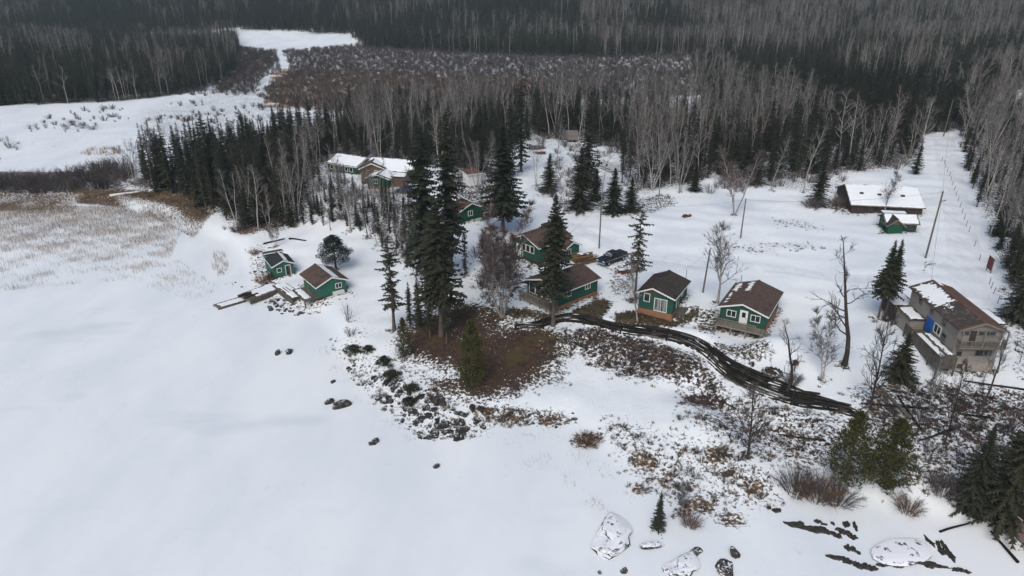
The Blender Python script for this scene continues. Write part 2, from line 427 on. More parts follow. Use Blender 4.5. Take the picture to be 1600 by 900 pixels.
class MB:
    """collects boxes, prisms and tubes into one mesh"""
    def __init__(self): self.V = []; self.F4 = []; self.F3 = []; self.FN = []; self.n = 0
    def verts(self, vs):
        s = self.n; self.V += [tuple(map(float, v)) for v in vs]; self.n += len(vs); return s
    def box(self, x0, x1, y0, y1, z0, z1, T=None):
        vs = [(x, y, z) for z in (z0, z1) for y in (y0, y1) for x in (x0, x1)]
        if T is not None: vs = [T @ Vector(v) for v in vs]
        s = self.verts(vs)
        for q in ((0, 2, 3, 1), (4, 5, 7, 6), (0, 1, 5, 4), (2, 6, 7, 3), (0, 4, 6, 2), (1, 3, 7, 5)):
            self.F4.append([s + i for i in q])
        return self
    def bar(self, a, b, w, h=None, up=(0, 0, 1)):
        a = Vector(a); b = Vector(b); h = h or w
        d = (b - a); L = d.length; d.normalize()
        s_ = d.cross(Vector(up))
        if s_.length < 1e-4: s_ = d.cross(Vector((1, 0, 0)))
        s_.normalize(); u = s_.cross(d)
        s = self.verts([p + s_ * (i * w / 2) + u * (j * h / 2) for p in (a, b) for i, j in ((-1, -1), (1, -1), (1, 1), (-1, 1))])
        for q in ((0, 3, 2, 1), (4, 5, 6, 7), (0, 1, 5, 4), (1, 2, 6, 5), (2, 3, 7, 6), (3, 0, 4, 7)):
            self.F4.append([s + i for i in q])
        return self
    def tube(self, pts, rad, k=6, cap=True):
        pts = [Vector(p) for p in pts]
        if not hasattr(rad, '__len__'): rad = [rad] * len(pts)
        rings = []
        for i, p in enumerate(pts):
            d = (pts[min(i + 1, len(pts) - 1)] - pts[max(i - 1, 0)]).normalized()
            ref = Vector((0, 0, 1)) if abs(d.z) < 0.9 else Vector((1, 0, 0))
            a = d.cross(ref).normalized(); b = d.cross(a)
            rings.append(self.verts([p + (a * math.cos(2 * math.pi * j / k) + b * math.sin(2 * math.pi * j / k)) * rad[i] for j in range(k)]))
        for r0, r1 in zip(rings, rings[1:]):
            for j in range(k):
                self.F4.append([r0 + j, r0 + (j + 1) % k, r1 + (j + 1) % k, r1 + j])
        if cap:
            self.FN.append([rings[0] + j for j in range(k)][::-1]); self.FN.append([rings[-1] + j for j in range(k)])
        return self
    def prism(self, poly, depth_vec, T=None):
        vs = [Vector(p) for p in poly]; dv = Vector(depth_vec)
        vs = vs + [v + dv for v in vs]
        if T is not None: vs = [T @ v for v in vs]
        s = self.verts(vs); n = len(poly)
        self.FN.append([s + i for i in range(n)]); self.FN.append([s + n + i for i in range(n)][::-1])
        for i in range(n):
            j = (i + 1) % n
            self.F4.append([s + i, s + n + i, s + n + j, s + j])
        return self
    def mesh(self, name, mat, smooth=False):
        me = bpy.data.meshes.new(name)
        me.from_pydata(self.V, [], self.F4 + self.F3 + self.FN)
        bm = bmesh.new(); bm.from_mesh(me); bmesh.ops.recalc_face_normals(bm, faces=bm.faces); bm.to_mesh(me); bm.free()
        me.materials.append(M[mat])
        if smooth: me.polygons.foreach_set('use_smooth', np.ones(len(me.polygons), bool))
        return me
    def build(self, name, mat, parent=None, smooth=False, **kw):
        return put(name, self.mesh(name, mat, smooth), parent, **kw)

def scatter_stuff(name, protos, P, rot, scl, idx, label, cat):
    """one object: a cloud of points that carries a copy of a plant at each point"""
    pc = bpy.data.collections.new(name + '_kinds')
    for i, me in enumerate(protos):
        pc.objects.link(bpy.data.objects.new('%s_kind_%02d' % (name, i), me))
    me = bpy.data.meshes.new(name)
    me.vertices.add(len(P)); me.vertices.foreach_set('co', np.asarray(P, np.float32).ravel())
    a = me.attributes.new('turn', 'FLOAT_VECTOR', 'POINT')
    r = np.zeros((len(P), 3), np.float32); r[:, 2] = rot; a.data.foreach_set('vector', r.ravel())
    a = me.attributes.new('size', 'FLOAT_VECTOR', 'POINT'); a.data.foreach_set('vector', np.asarray(scl, np.float32).ravel())
    a = me.attributes.new('sort', 'INT', 'POINT'); a.data.foreach_set('value', np.asarray(idx, np.int32))
    o = put(name, me)
    ng = bpy.data.node_groups.new(name, 'GeometryNodeTree')
    ng.interface.new_socket('Geometry', in_out='INPUT', socket_type='NodeSocketGeometry')
    ng.interface.new_socket('Geometry', in_out='OUTPUT', socket_type='NodeSocketGeometry')
    N = ng.nodes; gi = N.new('NodeGroupInput'); go = N.new('NodeGroupOutput')
    ci = N.new('GeometryNodeCollectionInfo'); ci.inputs['Collection'].default_value = pc
    ci.inputs['Separate Children'].default_value = True; ci.inputs['Reset Children'].default_value = True
    ip = N.new('GeometryNodeInstanceOnPoints'); ip.inputs['Pick Instance'].default_value = True
    def na(nm, dt):
        x = N.new('GeometryNodeInputNamedAttribute'); x.data_type = dt; x.inputs['Name'].default_value = nm
        return [s for s in x.outputs if s.enabled and s.name == 'Attribute'][0]
    L = ng.links
    L.new(gi.outputs[0], ip.inputs['Points']); L.new(ci.outputs[0], ip.inputs['Instance'])
    L.new(na('sort', 'INT'), ip.inputs['Instance Index']); L.new(na('turn', 'FLOAT_VECTOR'), ip.inputs['Rotation'])
    L.new(na('size', 'FLOAT_VECTOR'), ip.inputs['Scale']); L.new(ip.outputs[0], go.inputs[0])
    md = o.modifiers.new('spread', 'NODES'); md.node_group = ng
    return tag(o, label, cat, None, 'stuff')

# ------------------------------------------------------------------ ground sheet: what lies where
def soft(poly_px, w):
    poly = gpoly(poly_px)
    lo = poly.min(0) - 3 * w; hi = poly.max(0) + 3 * w
    sel = np.where(((GP >= lo) & (GP <= hi)).all(1))[0]
    out = np.zeros(len(GP))
    Q = GP[sel]
    sd = line_dist(Q, poly, True) * np.where(in_poly(Q, poly), 1, -1)
    out[sel] = sstep(-w, w, sd)
    return out

WOODS = {
 'spit': [(185, 290), (230, 268), (330, 250), (470, 225), (520, 235), (500, 288), (482, 340), (420, 366), (372, 362), (330, 332), (270, 308)],
 'behind': [(470, 225), (560, 185), (900, 165), (1100, 180), (1200, 250), (1110, 282), (1075, 292), (1010, 303), (985, 288), (962, 235), (840, 214), (775, 250), (756, 274), (700, 268), (655, 258), (590, 250), (515, 246)],
 'east': [(1080, 88), (1600, 72), (1750, 100), (1560, 150), (1505, 206), (1440, 210), (1438, 262), (1330, 272), (1210, 284), (1110, 278), (1100, 180)],
 'roadside': [(1500, 224), (1498, 205), (1560, 150), (1800, 180), (1950, 420), (1850, 560), (1612, 520), (1578, 440), (1556, 400), (1532, 340), (1516, 290)],
 'west': [(-260, 195), (0, 166), (190, 159), (300, 146), (350, 128), (372, 100), (376, 70), (366, 54), (0, 62), (-500, 80)],
 'slope': [(496, 280), (545, 287), (600, 303), (640, 312), (690, 385), (700, 428), (665, 440), (618, 404), (566, 368), (520, 362), (470, 352), (480, 320)],
 'ridge': [(-500, 66), (0, 60), (365, 45), (545, 54), (575, 76), (900, 90), (1080, 86), (1600, 70), (2100, 70)]}
WP = {k: gpoly(v) for k, v in WOODS.items()}
WP['ridge'] = np.vstack([WP['ridge'], [[800, 1010], [-800, 1010]]])
MARSH = [(442, 80), (560, 70), (1090, 86), (1105, 150), (900, 158), (560, 180), (470, 172), (400, 152), (452, 114), (452, 98)]
WP['marsh'] = gpoly(MARSH)

olive = np.zeros(len(GP)); mott = np.zeros(len(GP)); brown = np.zeros(len(GP)); tan = np.zeros(len(GP)); wood = np.zeros(len(GP))
def lay(a, v, k): np.maximum(a, v * k, out=a)
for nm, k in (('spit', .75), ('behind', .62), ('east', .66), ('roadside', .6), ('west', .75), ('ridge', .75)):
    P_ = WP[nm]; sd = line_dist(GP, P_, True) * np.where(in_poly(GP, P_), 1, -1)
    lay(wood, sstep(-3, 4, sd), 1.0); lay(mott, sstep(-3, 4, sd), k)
NEEDLE = [(628, 532), (650, 505), (690, 482), (740, 478), (790, 492), (800, 512), (862, 516), (880, 530), (858, 556), (838, 585), (790, 606), (740, 618), (690, 600), (716, 585), (700, 560), (640, 556)]
lay(brown, soft(NEEDLE, 3.4), 1.0)
BANK = [(846, 520), (930, 505), (1020, 528), (1090, 552), (1130, 592), (1150, 640), (1080, 604), (980, 592), (900, 556), (850, 585), (835, 560)]
lay(mott, soft(BANK, 2.2), 0.66); lay(mott, soft([(1090, 556), (1130, 600), (1210, 632), (1330, 650), (1320, 690), (1200, 690), (1130, 640), (1060, 600)], 2.0), 0.46)
lay(mott, soft([(1062, 612), (1120, 604), (1142, 622), (1110, 642), (1066, 636)], 1.0), 0.72)
lay(mott, soft([(1150, 606), (1320, 645), (1640, 640), (1680, 800), (1450, 772), (1250, 740), (1120, 690), (1050, 650)], 3), 0.50)
lay(mott, soft([(1325, 605), (1380, 592), (1480, 594), (1640, 610), (1640, 690), (1400, 700), (1340, 670)], 2), 0.58)
lay(mott, soft([(930, 640), (1010, 660), (1120, 690), (1250, 755), (1210, 800), (1100, 802), (1020, 780), (965, 725)], 2), 0.40)
for px_, py_, r_ in [(912, 690, 1.6), (1005, 715, 1.6), (1010, 728, 1.2), (1125, 712, 1.8), (1140, 735, 1.2), (1090, 790, 1.6), (1075, 760, 1.0), (1140, 812, 1.6), (1000, 765, 1.0), (930, 682, 1.0), (800, 650, 1.8), (860, 655, 1.6), (760, 645, 1.6), (1045, 745, 1.0), (1180, 760, 1.3)]:
    c_ = ground(px_, py_)
    d_ = np.hypot((GP[:, 0] - c_[0]) * 0.8, GP[:, 1] - c_[1]); m_ = sstep(r_ * 1.4, r_ * 0.5, d_)
    lay(mott, m_, 0.62); lay(tan, m_, 1.0)
for poly_, k_ in [([(884, 492), (938, 466), (960, 472), (940, 500), (905, 503)], 1.0), ([(958, 488), (1000, 484), (1056, 500), (1092, 478), (1094, 496), (1046, 514), (960, 510)], 1.0),
                  ([(1085, 486), (1128, 480), (1122, 530), (1090, 515)], .62), ([(1110, 530), (1200, 530), (1215, 555), (1160, 572), (1118, 550)], .6),
                  ([(812, 480), (860, 490), (880, 497), (860, 506), (800, 500), (770, 480)], .85), ([(955, 410), (985, 400), (1000, 440), (985, 470), (950, 460)], .42)]:
    m_ = soft(poly_, 1.0); lay(mott, m_, k_); lay(olive, m_, 1.0)
lay(mott, soft([(750, 380), (815, 375), (842, 415), (830, 440), (812, 470), (760, 492), (735, 450)], 2), 0.46)
lay(mott, soft([(498, 285), (640, 295), (705, 370), (720, 440), (690, 470), (655, 440), (600, 400), (560, 350), (490, 335)], 3), 0.46)
lay(mott, soft([(530, 545), (600, 552), (650, 560), (720, 606), (770, 622), (800, 648), (760, 690), (660, 690), (600, 645), (545, 590)], 1.5), 0.36)
lay(mott, soft([(690, 250), (775, 240), (800, 300), (770, 350), (700, 345), (680, 290)], 3), 0.6); lay(wood, soft([(690, 250), (775, 240), (800, 300), (770, 350), (700, 345), (680, 290)], 3), 0.7)
lay(mott, soft([(600, 540), (690, 560), (720, 600), (780, 625), (900, 600), (880, 520), (760, 470), (640, 490)], 2), 0.5)
lay(mott, soft([(500, 540), (560, 490), (590, 520), (540, 570)], 1.5), 0.3)
lay(mott, soft([(392, 385), (420, 380), (436, 440), (470, 470), (540, 470), (500, 490), (430, 482), (398, 462)], 1.5), 0.40)
lay(mott, soft([(760, 640), (800, 630), (880, 640), (910, 660), (860, 668), (770, 662)], 1.0), 0.55)
for poly_, k_ in [([(1210, 340), (1290, 350), (1285, 362), (1200, 352)], .33), ([(1130, 380), (1260, 372), (1300, 390), (1180, 400)], .25), ([(1050, 300), (985, 310), (940, 338), (1000, 340), (1060, 318)], .5),
                  ([(1440, 412), (1462, 408), (1466, 418), (1445, 424)], .5), ([(810, 215), (985, 220), (990, 250), (950, 330), (820, 300)], .30), ([(1310, 300), (1280, 322), (1325, 338), (1330, 325)], .6),
                  ([(1530, 240), (1556, 330), (1600, 440), (1620, 600), (1590, 600), (1555, 440), (1530, 330)], .38), ([(1110, 275), (1330, 268), (1320, 300), (1110, 295)], .45)]:
    lay(mott, soft(poly_, 1.5), k_)
# marsh and reed beds
m_ = soft(MARSH, 10); lay(mott, m_, 0.56)
lay(tan, soft([(430, 108), (560, 108), (720, 118), (860, 124), (850, 150), (690, 160), (560, 174), (410, 168)], 10), 1.0); lay(tan, soft([(480, 90), (640, 92), (620, 108), (470, 108)], 8), 0.5)
lay(mott, soft([(300, 150), (440, 110), (500, 160), (480, 225), (360, 245), (200, 215), (200, 175)], 10), 0.40); lay(mott, soft([(-50, 225), (200, 175), (300, 160), (360, 245), (100, 255)], 10), 0.22); lay(mott, soft([(335, 140), (374, 74), (430, 80), (436, 96), (412, 116), (400, 150)], 8), 0.7); lay(tan, soft([(380, 150), (440, 130), (480, 190), (400, 200)], 8), 0.5)
REEDS = [(-260, 318), (60, 318), (190, 322), (262, 346), (282, 362), (262, 398), (300, 430), (280, 458), (180, 430), (60, 440), (-260, 460)]
lay(mott, soft([(-300, 300), (120, 300), (120, 328), (-300, 342)], 2), 0.62); lay(tan, soft([(-300, 296), (130, 300), (130, 330), (-300, 345)], 2), 1.0)
FEN = [(120, 296), (300, 296), (338, 330), (300, 372), (262, 350), (200, 326), (120, 318)]
lay(mott, soft(FEN, 2), 0.80); lay(tan, soft(FEN, 2), 0.75)
lay(mott, soft([(-300, 262), (190, 266), (200, 300), (-300, 306)], 2), 0.7)
lay(mott, soft([(-100, 330), (240, 345), (270, 360), (240, 395), (-100, 395)], 5), 0.25); lay(tan, soft([(-100, 326), (240, 345), (270, 360), (240, 395), (-100, 395)], 5), 0.7)
for p_ in ([(372, 50), (520, 52), (560, 64), (430, 74), (375, 70)], [(427, 76), (437, 77), (449, 98), (448, 113), (424, 141), (416, 139), (439, 111), (439, 99)], [(186, 306), (250, 318), (300, 348), (330, 352), (300, 368), (268, 352), (190, 320)]):
    mott *= 1 - 0.9 * soft(p_, 2.0)

t = NT('ground_cover', 0.8, 0.25)
co = t.coord('Object')
aM, aB, aT, aW, aO, aL = t.attr('litter'), t.attr('needles'), t.attr('straw'), t.attr('woodland'), t.attr('olive_grass'), t.attr('land')
n1 = t.noise(2.5, 8, 0.66, co, 0.5)
n0 = t.noise(0.16, 4, 0.6, co)
nn = t.math('ADD', t.math('MULTIPLY', n1, 0.86), t.math('MULTIPLY', n0, 0.14))
thr = t.math('SUBTRACT', 0.69, t.math('MULTIPLY', aM, 0.37))
msk = t.math('MULTIPLY', t.rng(t.math('SUBTRACT', nn, thr), -0.035, 0.05), t.rng(aM, 0.02, 0.10))
n2 = t.noise(2.6, 4, 0.6, t.mapping(co, (1, 1, 1)))
lit = t.mix(t.rng(n2, 0.35, 0.62), (0.026, 0.018, 0.015), (0.072, 0.052, 0.036))
lit = t.mix(t.rng(t.noise(0.35, 3, 0.6, co), 0.45, 0.62), lit, (0.044, 0.026, 0.024))
straw = t.mix(t.rng(n2, 0.35, 0.65), (0.085, 0.052, 0.026), (0.19, 0.125, 0.065))
lit = t.mix(t.math('MULTIPLY', aT, t.rng(t.noise(0.5, 3, 0.6, co), 0.3, 0.6), clamp=True), lit, straw)
lit = t.mix(t.math('MULTIPLY', aO, 0.8), lit, t.mix(t.rng(n2, .3, .7), (0.040, 0.033, 0.016), (0.082, 0.068, 0.036)))
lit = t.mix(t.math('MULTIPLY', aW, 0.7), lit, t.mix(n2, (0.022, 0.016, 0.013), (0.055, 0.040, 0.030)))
sn = t.mix(t.rng(t.noise(0.09, 5, 0.6, t.mapping(co, (1, 0.45, 1), (0, 0, 0.5))), 0.35, 0.7), (0.81, 0.842, 0.858), (0.715, 0.765, 0.80))
sn = t.mix(t.rng(t.noise(0.035, 4, 0.55, t.mapping(co, (1, 2.2, 1), (0, 0, -0.35))), 0.56, 0.72), sn, (0.645, 0.70, 0.735))
smud = t.math('MULTIPLY', t.rng(t.noise(0.75, 6, 0.7, co), 0.56, 0.74), t.rng(t.noise(0.06, 3, 0.6, co), 0.46, 0.62))
sn = t.mix(t.math('MULTIPLY', smud, 0.55), sn, (0.60, 0.64, 0.66))
base = t.mix(msk, sn, lit)
ned = t.mix(t.rng(n1, 0.38, 0.62), (0.032, 0.018, 0.013), (0.072, 0.044, 0.029))
ned = t.mix(t.rng(t.noise(0.28, 4, 0.6, co), 0.5, 0.66), ned, (0.062, 0.048, 0.018))
nb = t.math('MULTIPLY', t.rng(t.math('ADD', t.math('ADD', aB, t.math('MULTIPLY', t.math('SUBTRACT', n1, 0.5), 3.2)), t.math('MULTIPLY', t.math('SUBTRACT', n0, 0.5), 1.6)), 0.30, 0.46), t.rng(aB, 0.01, 0.1))
base = t.mix(nb, base, ned)
t.col(base)
t.bump(t.math('ADD', t.math('MULTIPLY', n1, 1.0), t.math('MULTIPLY', t.noise(0.5, 4, 0.55, co), 1.2)), 0.45, 0.22)
bn = [n for n in t.t.nodes if n.type == 'BUMP'][0]; t.l(t.math('ADD', t.math('MULTIPLY', aL, 0.36), 0.09), bn.inputs['Strength'])
M['ground_cover'] = t.m

ny, nx = len(GY), len(GX)
ii = np.arange(ny * nx).reshape(ny, nx)
quads = np.column_stack([ii[:-1, :-1].ravel(), ii[:-1, 1:].ravel(), ii[1:, 1:].ravel(), ii[1:, :-1].ravel()])
gv = np.column_stack([GP, GZ.ravel()])
gme = mesh_np('ground', gv, quads, ['ground_cover'], smooth=True)
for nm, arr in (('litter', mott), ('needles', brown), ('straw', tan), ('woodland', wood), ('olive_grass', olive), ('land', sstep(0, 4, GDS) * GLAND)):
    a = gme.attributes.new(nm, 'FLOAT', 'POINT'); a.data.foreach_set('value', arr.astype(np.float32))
ground_ob = put('ground', gme)
tag(ground_ob, 'snow covered ground, frozen lake and wooded slopes', None, None, 'structure')

# the snowed-over road and the wheel tracks past the cabins
def strip(name, pts, width, mat, dz, label):
    C_ = np.array([ground(*p) for p in pts]); 
    seg = np.hypot(*np.diff(C_[:, :2], axis=0).T); s = np.concatenate([[0], np.cumsum(seg)])
    n = int(s[-1] / 1.0) + 1; q = np.linspace(0, s[-1], n)
    x = np.interp(q, s, C_[:, 0]); y = np.interp(q, s, C_[:, 1])
    k = np.ones(9) / 9; pad = lambda a: np.convolve(np.pad(a, 4, mode='edge'), k, 'valid')
    x, y = pad(x), pad(y)
    tx, ty = np.gradient(x), np.gradient(y); L = np.hypot(tx, ty); nx_, ny_ = -ty / L, tx / L
    m = 9; off = np.linspace(-width / 2, width / 2, m)
    X = x[:, None] + nx_[:, None] * off; Y = y[:, None] + ny_[:, None] * off
    rut = np.where(np.isin(np.arange(m), (2, 6)), -0.05, 0.0) 
    edge = np.where((np.arange(m) == 0) | (np.arange(m) == m - 1), -0.03, 0.0)
    Z = hz(X, Y) + dz + rut + edge
    idx = np.arange(n * m).reshape(n, m)
    F = np.column_stack([idx[:-1, :-1].ravel(), idx[:-1, 1:].ravel(), idx[1:, 1:].ravel(), idx[1:, :-1].ravel()])
    o = put(name, mesh_np(name, np.column_stack([X.ravel(), Y.ravel(), Z.ravel()]), F, [mat], smooth=True))
    return tag(o, label, None, None, 'structure')
two_tone('packed_snow', (0.67, 0.705, 0.735), (0.77, 0.80, 0.825), 0.7, 0.7, (1, 0.4, 1), (0.62, 0.65, 0.68))
strip('road', [(1473, 212), (1480, 250), (1490, 300), (1500, 350), (1508, 400), (1512, 440), (1518, 470)], 5.2, 'packed_snow', 0.05, 'straight snow covered road through the woods')
strip('track', [(1505, 410), (1440, 430), (1340, 440), (1230, 420), (1130, 415), (1060, 410), (985, 392), (930, 372), (880, 350), (845, 325), (832, 300)], 3.4, 'packed_snow', 0.05, 'snowy track across the clearing to the cabins')
# ------------------------------------------------------------------ buildings
HOUSES = []
class House:
    """gable building; local x across the gable, y along the ridge, the gable at -y is the front"""
    def __init__(s, name, label, loc, yaw, W, L, eave, rise, t=.5, base_h=.5, wall='green_paint', roof='brown_shingle', base='orange_base', ov=.4, ovg=.4, th=.11,
                 cat='cabin', trim='white_trim', gable=None, parent=None, base_in=.0, group=None):
        s.W, s.L, s.eave, s.rise, s.t, s.ov, s.ovg, s.th, s.bh = W, L, eave, rise, t, ov, ovg, th, base_h
        s.rx = -W / 2 + W * t
        s.slL = rise / (s.rx + W / 2); s.slR = rise / (W / 2 - s.rx)
        s.root = empty(name, loc, math.radians(yaw))
        if parent is None: tag(s.root, label, cat, group); HOUSES.append((loc[0], loc[1], math.radians(yaw), W / 2, L / 2))
        p = MB(); 
        p.prism([(-W / 2, -L / 2, base_h), (W / 2, -L / 2, base_h), (W / 2, -L / 2, eave), (s.rx, -L / 2, eave + rise - .01), (-W / 2, -L / 2, eave)], (0, L, 0))
        p.build('wall', wall, s.root)
        if base:
            MB().box(-W / 2 + base_in - .03, W / 2 - base_in + .03, -L / 2 + base_in - .03, L / 2 - base_in + .03, -1.2, base_h).build('foundation', base, s.root)
        if gable:
            MB().prism([(-W / 2 + .02, -L / 2 - .035, eave + .02), (W / 2 - .02, -L / 2 - .035, eave + .02), (s.rx, -L / 2 - .035, eave + rise - .02)], (0, .03, 0)).build('gable_boards', gable, s.root)
        y0, y1 = -L / 2 - ovg, L / 2 + ovg
        eL = (-W / 2 - ov, eave - ov * s.slL); eR = (W / 2 + ov, eave - ov * s.slR); pk = (s.rx, eave + rise)
        q = MB().prism([(eL[0], y0, eL[1]), (pk[0], y0, pk[1]), (pk[0], y0, pk[1] + th), (eL[0], y0, eL[1] + th)], (0, y1 - y0, 0))
        q.prism([(pk[0], y0, pk[1]), (eR[0], y0, eR[1]), (eR[0], y0, eR[1] + th), (pk[0], y0, pk[1] + th)], (0, y1 - y0, 0))
        s.roof = q.build('roof', roof, s.root)
        MB().bar((pk[0], y0 - .01, pk[1] + th + .01), (pk[0], y1 + .01, pk[1] + th + .01), .32, .06).build('ridge_cap', roof, s.roof)
        if trim:
            for yy in (y0 - .025, y1 + .025):
                m = MB(); hh = th + .10
                for a, b in ((eL, pk), (pk, eR)):
                    m.prism([(a[0], yy - .02, a[1] - .10), (b[0], yy - .02, b[1] - .10), (b[0], yy - .02, b[1] + th + .012), (a[0], yy - .02, a[1] + th + .012)], (0, .04, 0))
                m.build('bargeboard', trim, s.root)
            for e, sg in ((eL, -1), (eR, 1)):
                MB().box(min(e[0], e[0] + sg * .04), max(e[0], e[0] + sg * .04), y0 + .002, y1 - .002, e[1] - .05, e[1] + th - .01).build('fascia', trim, s.root)
        s.eL, s.eR, s.pk, s.y0, s.y1 = eL, eR, pk, y0, y1
    def side(s, w):
        W, L = s.W, s.L
        return {'F': Matrix.Translation((0, -L / 2, 0)), 'B': Matrix.Translation((0, L / 2, 0)) @ Matrix.Rotation(math.pi, 4, 'Z'),
                'R': Matrix.Translation((W / 2, 0, 0)) @ Matrix.Rotation(math.pi / 2, 4, 'Z'), 'L': Matrix.Translation((-W / 2, 0, 0)) @ Matrix.Rotation(-math.pi / 2, 4, 'Z')}[w]
    def window(s, w, u, z, ww, wh, panes=1, frame='white_trim', pane='glass_pane', rows=1, name='window', fw=.09):
        """u across the wall seen from outside, z of the lower edge above the base"""
        T = s.side(w); m = MB(); x0, x1 = u - ww / 2, u + ww / 2
        for a in ((x0 - fw, x1 + fw, z - fw, z), (x0 - fw, x1 + fw, z + wh, z + wh + fw)): m.box(a[0], a[1], -.075, -.004, a[2], a[3], T)
        for a in ((x0 - fw, x0), (x1, x1 + fw)): m.box(a[0], a[1], -.07, -.004, z, z + wh, T)
        for k in range(1, panes):
            xc = x0 + ww * k / panes; m.box(xc - .035, xc + .035, -.06, -.03, z, z + wh, T)
        for k in range(1, rows):
            zc = z + wh * k / rows; m.box(x0, x1, -.055, -.032, zc - .03, zc + .03, T)
        o = m.build(name, frame, s.root)
        for k in range(panes):
            MB().box(x0 + ww * k / panes + (.035 if k else 0), x0 + ww * (k + 1) / panes - (.035 if k < panes - 1 else 0), -.03, -.006, z, z + wh, T).build('pane', pane, o)
        return o
    def door(s, w, u, z, ww=.9, wh=2.0, mat='white_trim', glass=True):
        T = s.side(w); d = MB().box(u - ww / 2, u + ww / 2, -.06, -.005, z, z + wh, T).build('door', mat, s.root)
        f = MB(); 
        for a in ((u - ww / 2 - .1, u - ww / 2), (u + ww / 2, u + ww / 2 + .1)): f.box(a[0], a[1], -.08, -.004, z, z + wh + .1, T)
        f.box(u - ww / 2, u + ww / 2, -.08, -.004, z + wh, z + wh + .1, T); f.build('door_frame', 'white_trim', d)
        if glass: MB().box(u - ww * .28, u + ww * .28, -.075, -.055, z + wh * .52, z + wh * .9, T).build('pane', 'glass_pane', d)
        MB().box(u + ww * .36, u + ww * .42, -.12, -.06, z + wh * .45, z + wh * .52, T).build('handle', 'dark_metal', d)
        return d
    def snow(s, side_, u0, u1, v0, v1, seed, keep=.5, scale=1.2, thick=.06, nx_=60, ny_=34, fade=.25):
        nx_, ny_ = int(nx_ * 1.9), int(ny_ * 1.9)
        """snow lying on one roof slope: u along the ridge 0..1, v from eave 0 to ridge 1"""
        rg = np.random.default_rng(seed); e = s.eL if side_ == 'L' else s.eR
        U = np.linspace(u0, u1, nx_); V_ = np.linspace(v0, v1, ny_); uu, vv = np.meshgrid(U, V_)
        Ly = s.y1 - s.y0; Wd = math.hypot(s.pk[0] - e[0], s.pk[1] - e[1])
        n = np.zeros_like(uu)
        for k in range(14):
            a = rg.uniform(0, 6.28); f = 6.28 / (scale * rg.uniform(.25, 2.2)); amp = 1
            n += np.sin((uu * Ly * math.cos(a) + vv * Wd * math.sin(a)) * f + rg.uniform(0, 6.28))
        n = n / 5.3 + rg.normal(0, .42, n.shape)
        edge = np.minimum.reduce([(uu - u0) * Ly, (u1 - uu) * Ly, (vv - v0) * Wd, (v1 - vv) * Wd]) / fade
        val = n * .5 + np.clip(edge, 0, 1.6) - (1.05 - keep)
        x = e[0] + (s.pk[0] - e[0]) * vv; y = s.y0 + Ly * uu
        z = e[1] + (s.pk[1] - e[1]) * vv + s.th + .012 + np.clip(val * .12, 0, thick)
        idx = np.arange(nx_ * ny_).reshape(ny_, nx_)
        q = np.column_stack([idx[:-1, :-1].ravel(), idx[:-1, 1:].ravel(), idx[1:, 1:].ravel(), idx[1:, :-1].ravel()])
        c = (val[:-1, :-1] + val[1:, 1:] + val[:-1, 1:] + val[1:, :-1]).ravel() / 4
        q = q[c > 0]
        if side_ == 'L': pass
        if len(q): put('snow_cover', mesh_np('snow_cover', np.column_stack([x.ravel(), y.ravel(), z.ravel()]), [q], ['snow'], smooth=True), s.roof)

def railing(parent, a, b, h, mat, every=1.2, slat=.16, boards=True):
    """deck railing between two points: posts, rails and upright boards in one part"""
    a = Vector(a); b = Vector(b); L = (b - a).length; m = MB(); n = max(1, round(L / every))
    for i in range(n + 1):
        p = a.lerp(b, i / n); m.bar(p, p + Vector((0, 0, h)), .1, .1, (1, 0, 0))
    m.bar(a + Vector((0, 0, h + .02)), b + Vector((0, 0, h + .02)), .14, .05)
    m.bar(a + Vector((0, 0, .15)), b + Vector((0, 0, .15)), .05, .09)
    if boards:
        k = int(L / slat)
        for i in range(k):
            p = a.lerp(b, (i + .5) / k); m.bar(p + Vector((0, 0, .1)), p + Vector((0, 0, h)), .10, .025, (b - a))
    return m.build('railing', mat, parent)

def deck(parent, x0, x1, y0, y1, z, mat='deck_wood', ground_z=-1.0, board=.28, along='x'):
    d = MB().box(x0, x1, y0, y1, z - .22, z - .03).build('deck', mat, parent)
    me = None
    if along == 'x':
        n = int((y1 - y0) / board); me = MB().box(x0 - .02, x1 + .02, -board * .46, board * .46, -.02, .012).mesh('deck_board', mat)
        for i in range(n): put('deck_board', me, d, (0, y0 + board * (i + .5), z))
    else:
        n = int((x1 - x0) / board); me = MB().box(-board * .46, board * .46, y0 - .02, y1 + .02, -.02, .012).mesh('deck_board', mat)
        for i in range(n): put('deck_board', me, d, (x0 + board * (i + .5), 0, z))
    pm = MB().box(-.08, .08, -.08, .08, ground_z, z - .22).mesh('deck_post', mat)
    nx_ = max(2, int((x1 - x0) / 2) + 1); ny_ = max(2, int((y1 - y0) / 2) + 1)
    for i in range(nx_):
        for j in range(ny_):
            if 0 < i < nx_ - 1 and 0 < j < ny_ - 1: continue
            put('deck_post', pm, d, (x0 + .1 + (x1 - x0 - .2) * i / (nx_ - 1), y0 + .1 + (y1 - y0 - .2) * j / (ny_ - 1), 0))
    return d
def steps(parent, x, y, z, dirx, diry, n, w, mat='deck_wood', run=.28):
    m = MB(); 
    for i in range(n):
        zz = z - (i + 1) * z / (n + .5); c = Vector((x + dirx * run * (i + .5), y + diry * run * (i + .5), zz))
        sx, sy = (w / 2, run / 2) if diry else (run / 2, w / 2)
        m.box(c.x - sx, c.x + sx, c.y - sy, c.y + sy, zz - .05, zz)
    for s_ in (-1, 1):
        ox, oy = (s_ * (w / 2 - .04), 0) if diry else (0, s_ * (w / 2 - .04))
        m.bar((x + ox, y + oy, z - .15), (x + ox + dirx * run * n, y + oy + diry * run * n, 0), .07, .2)
    return m.build('steps', mat, parent)

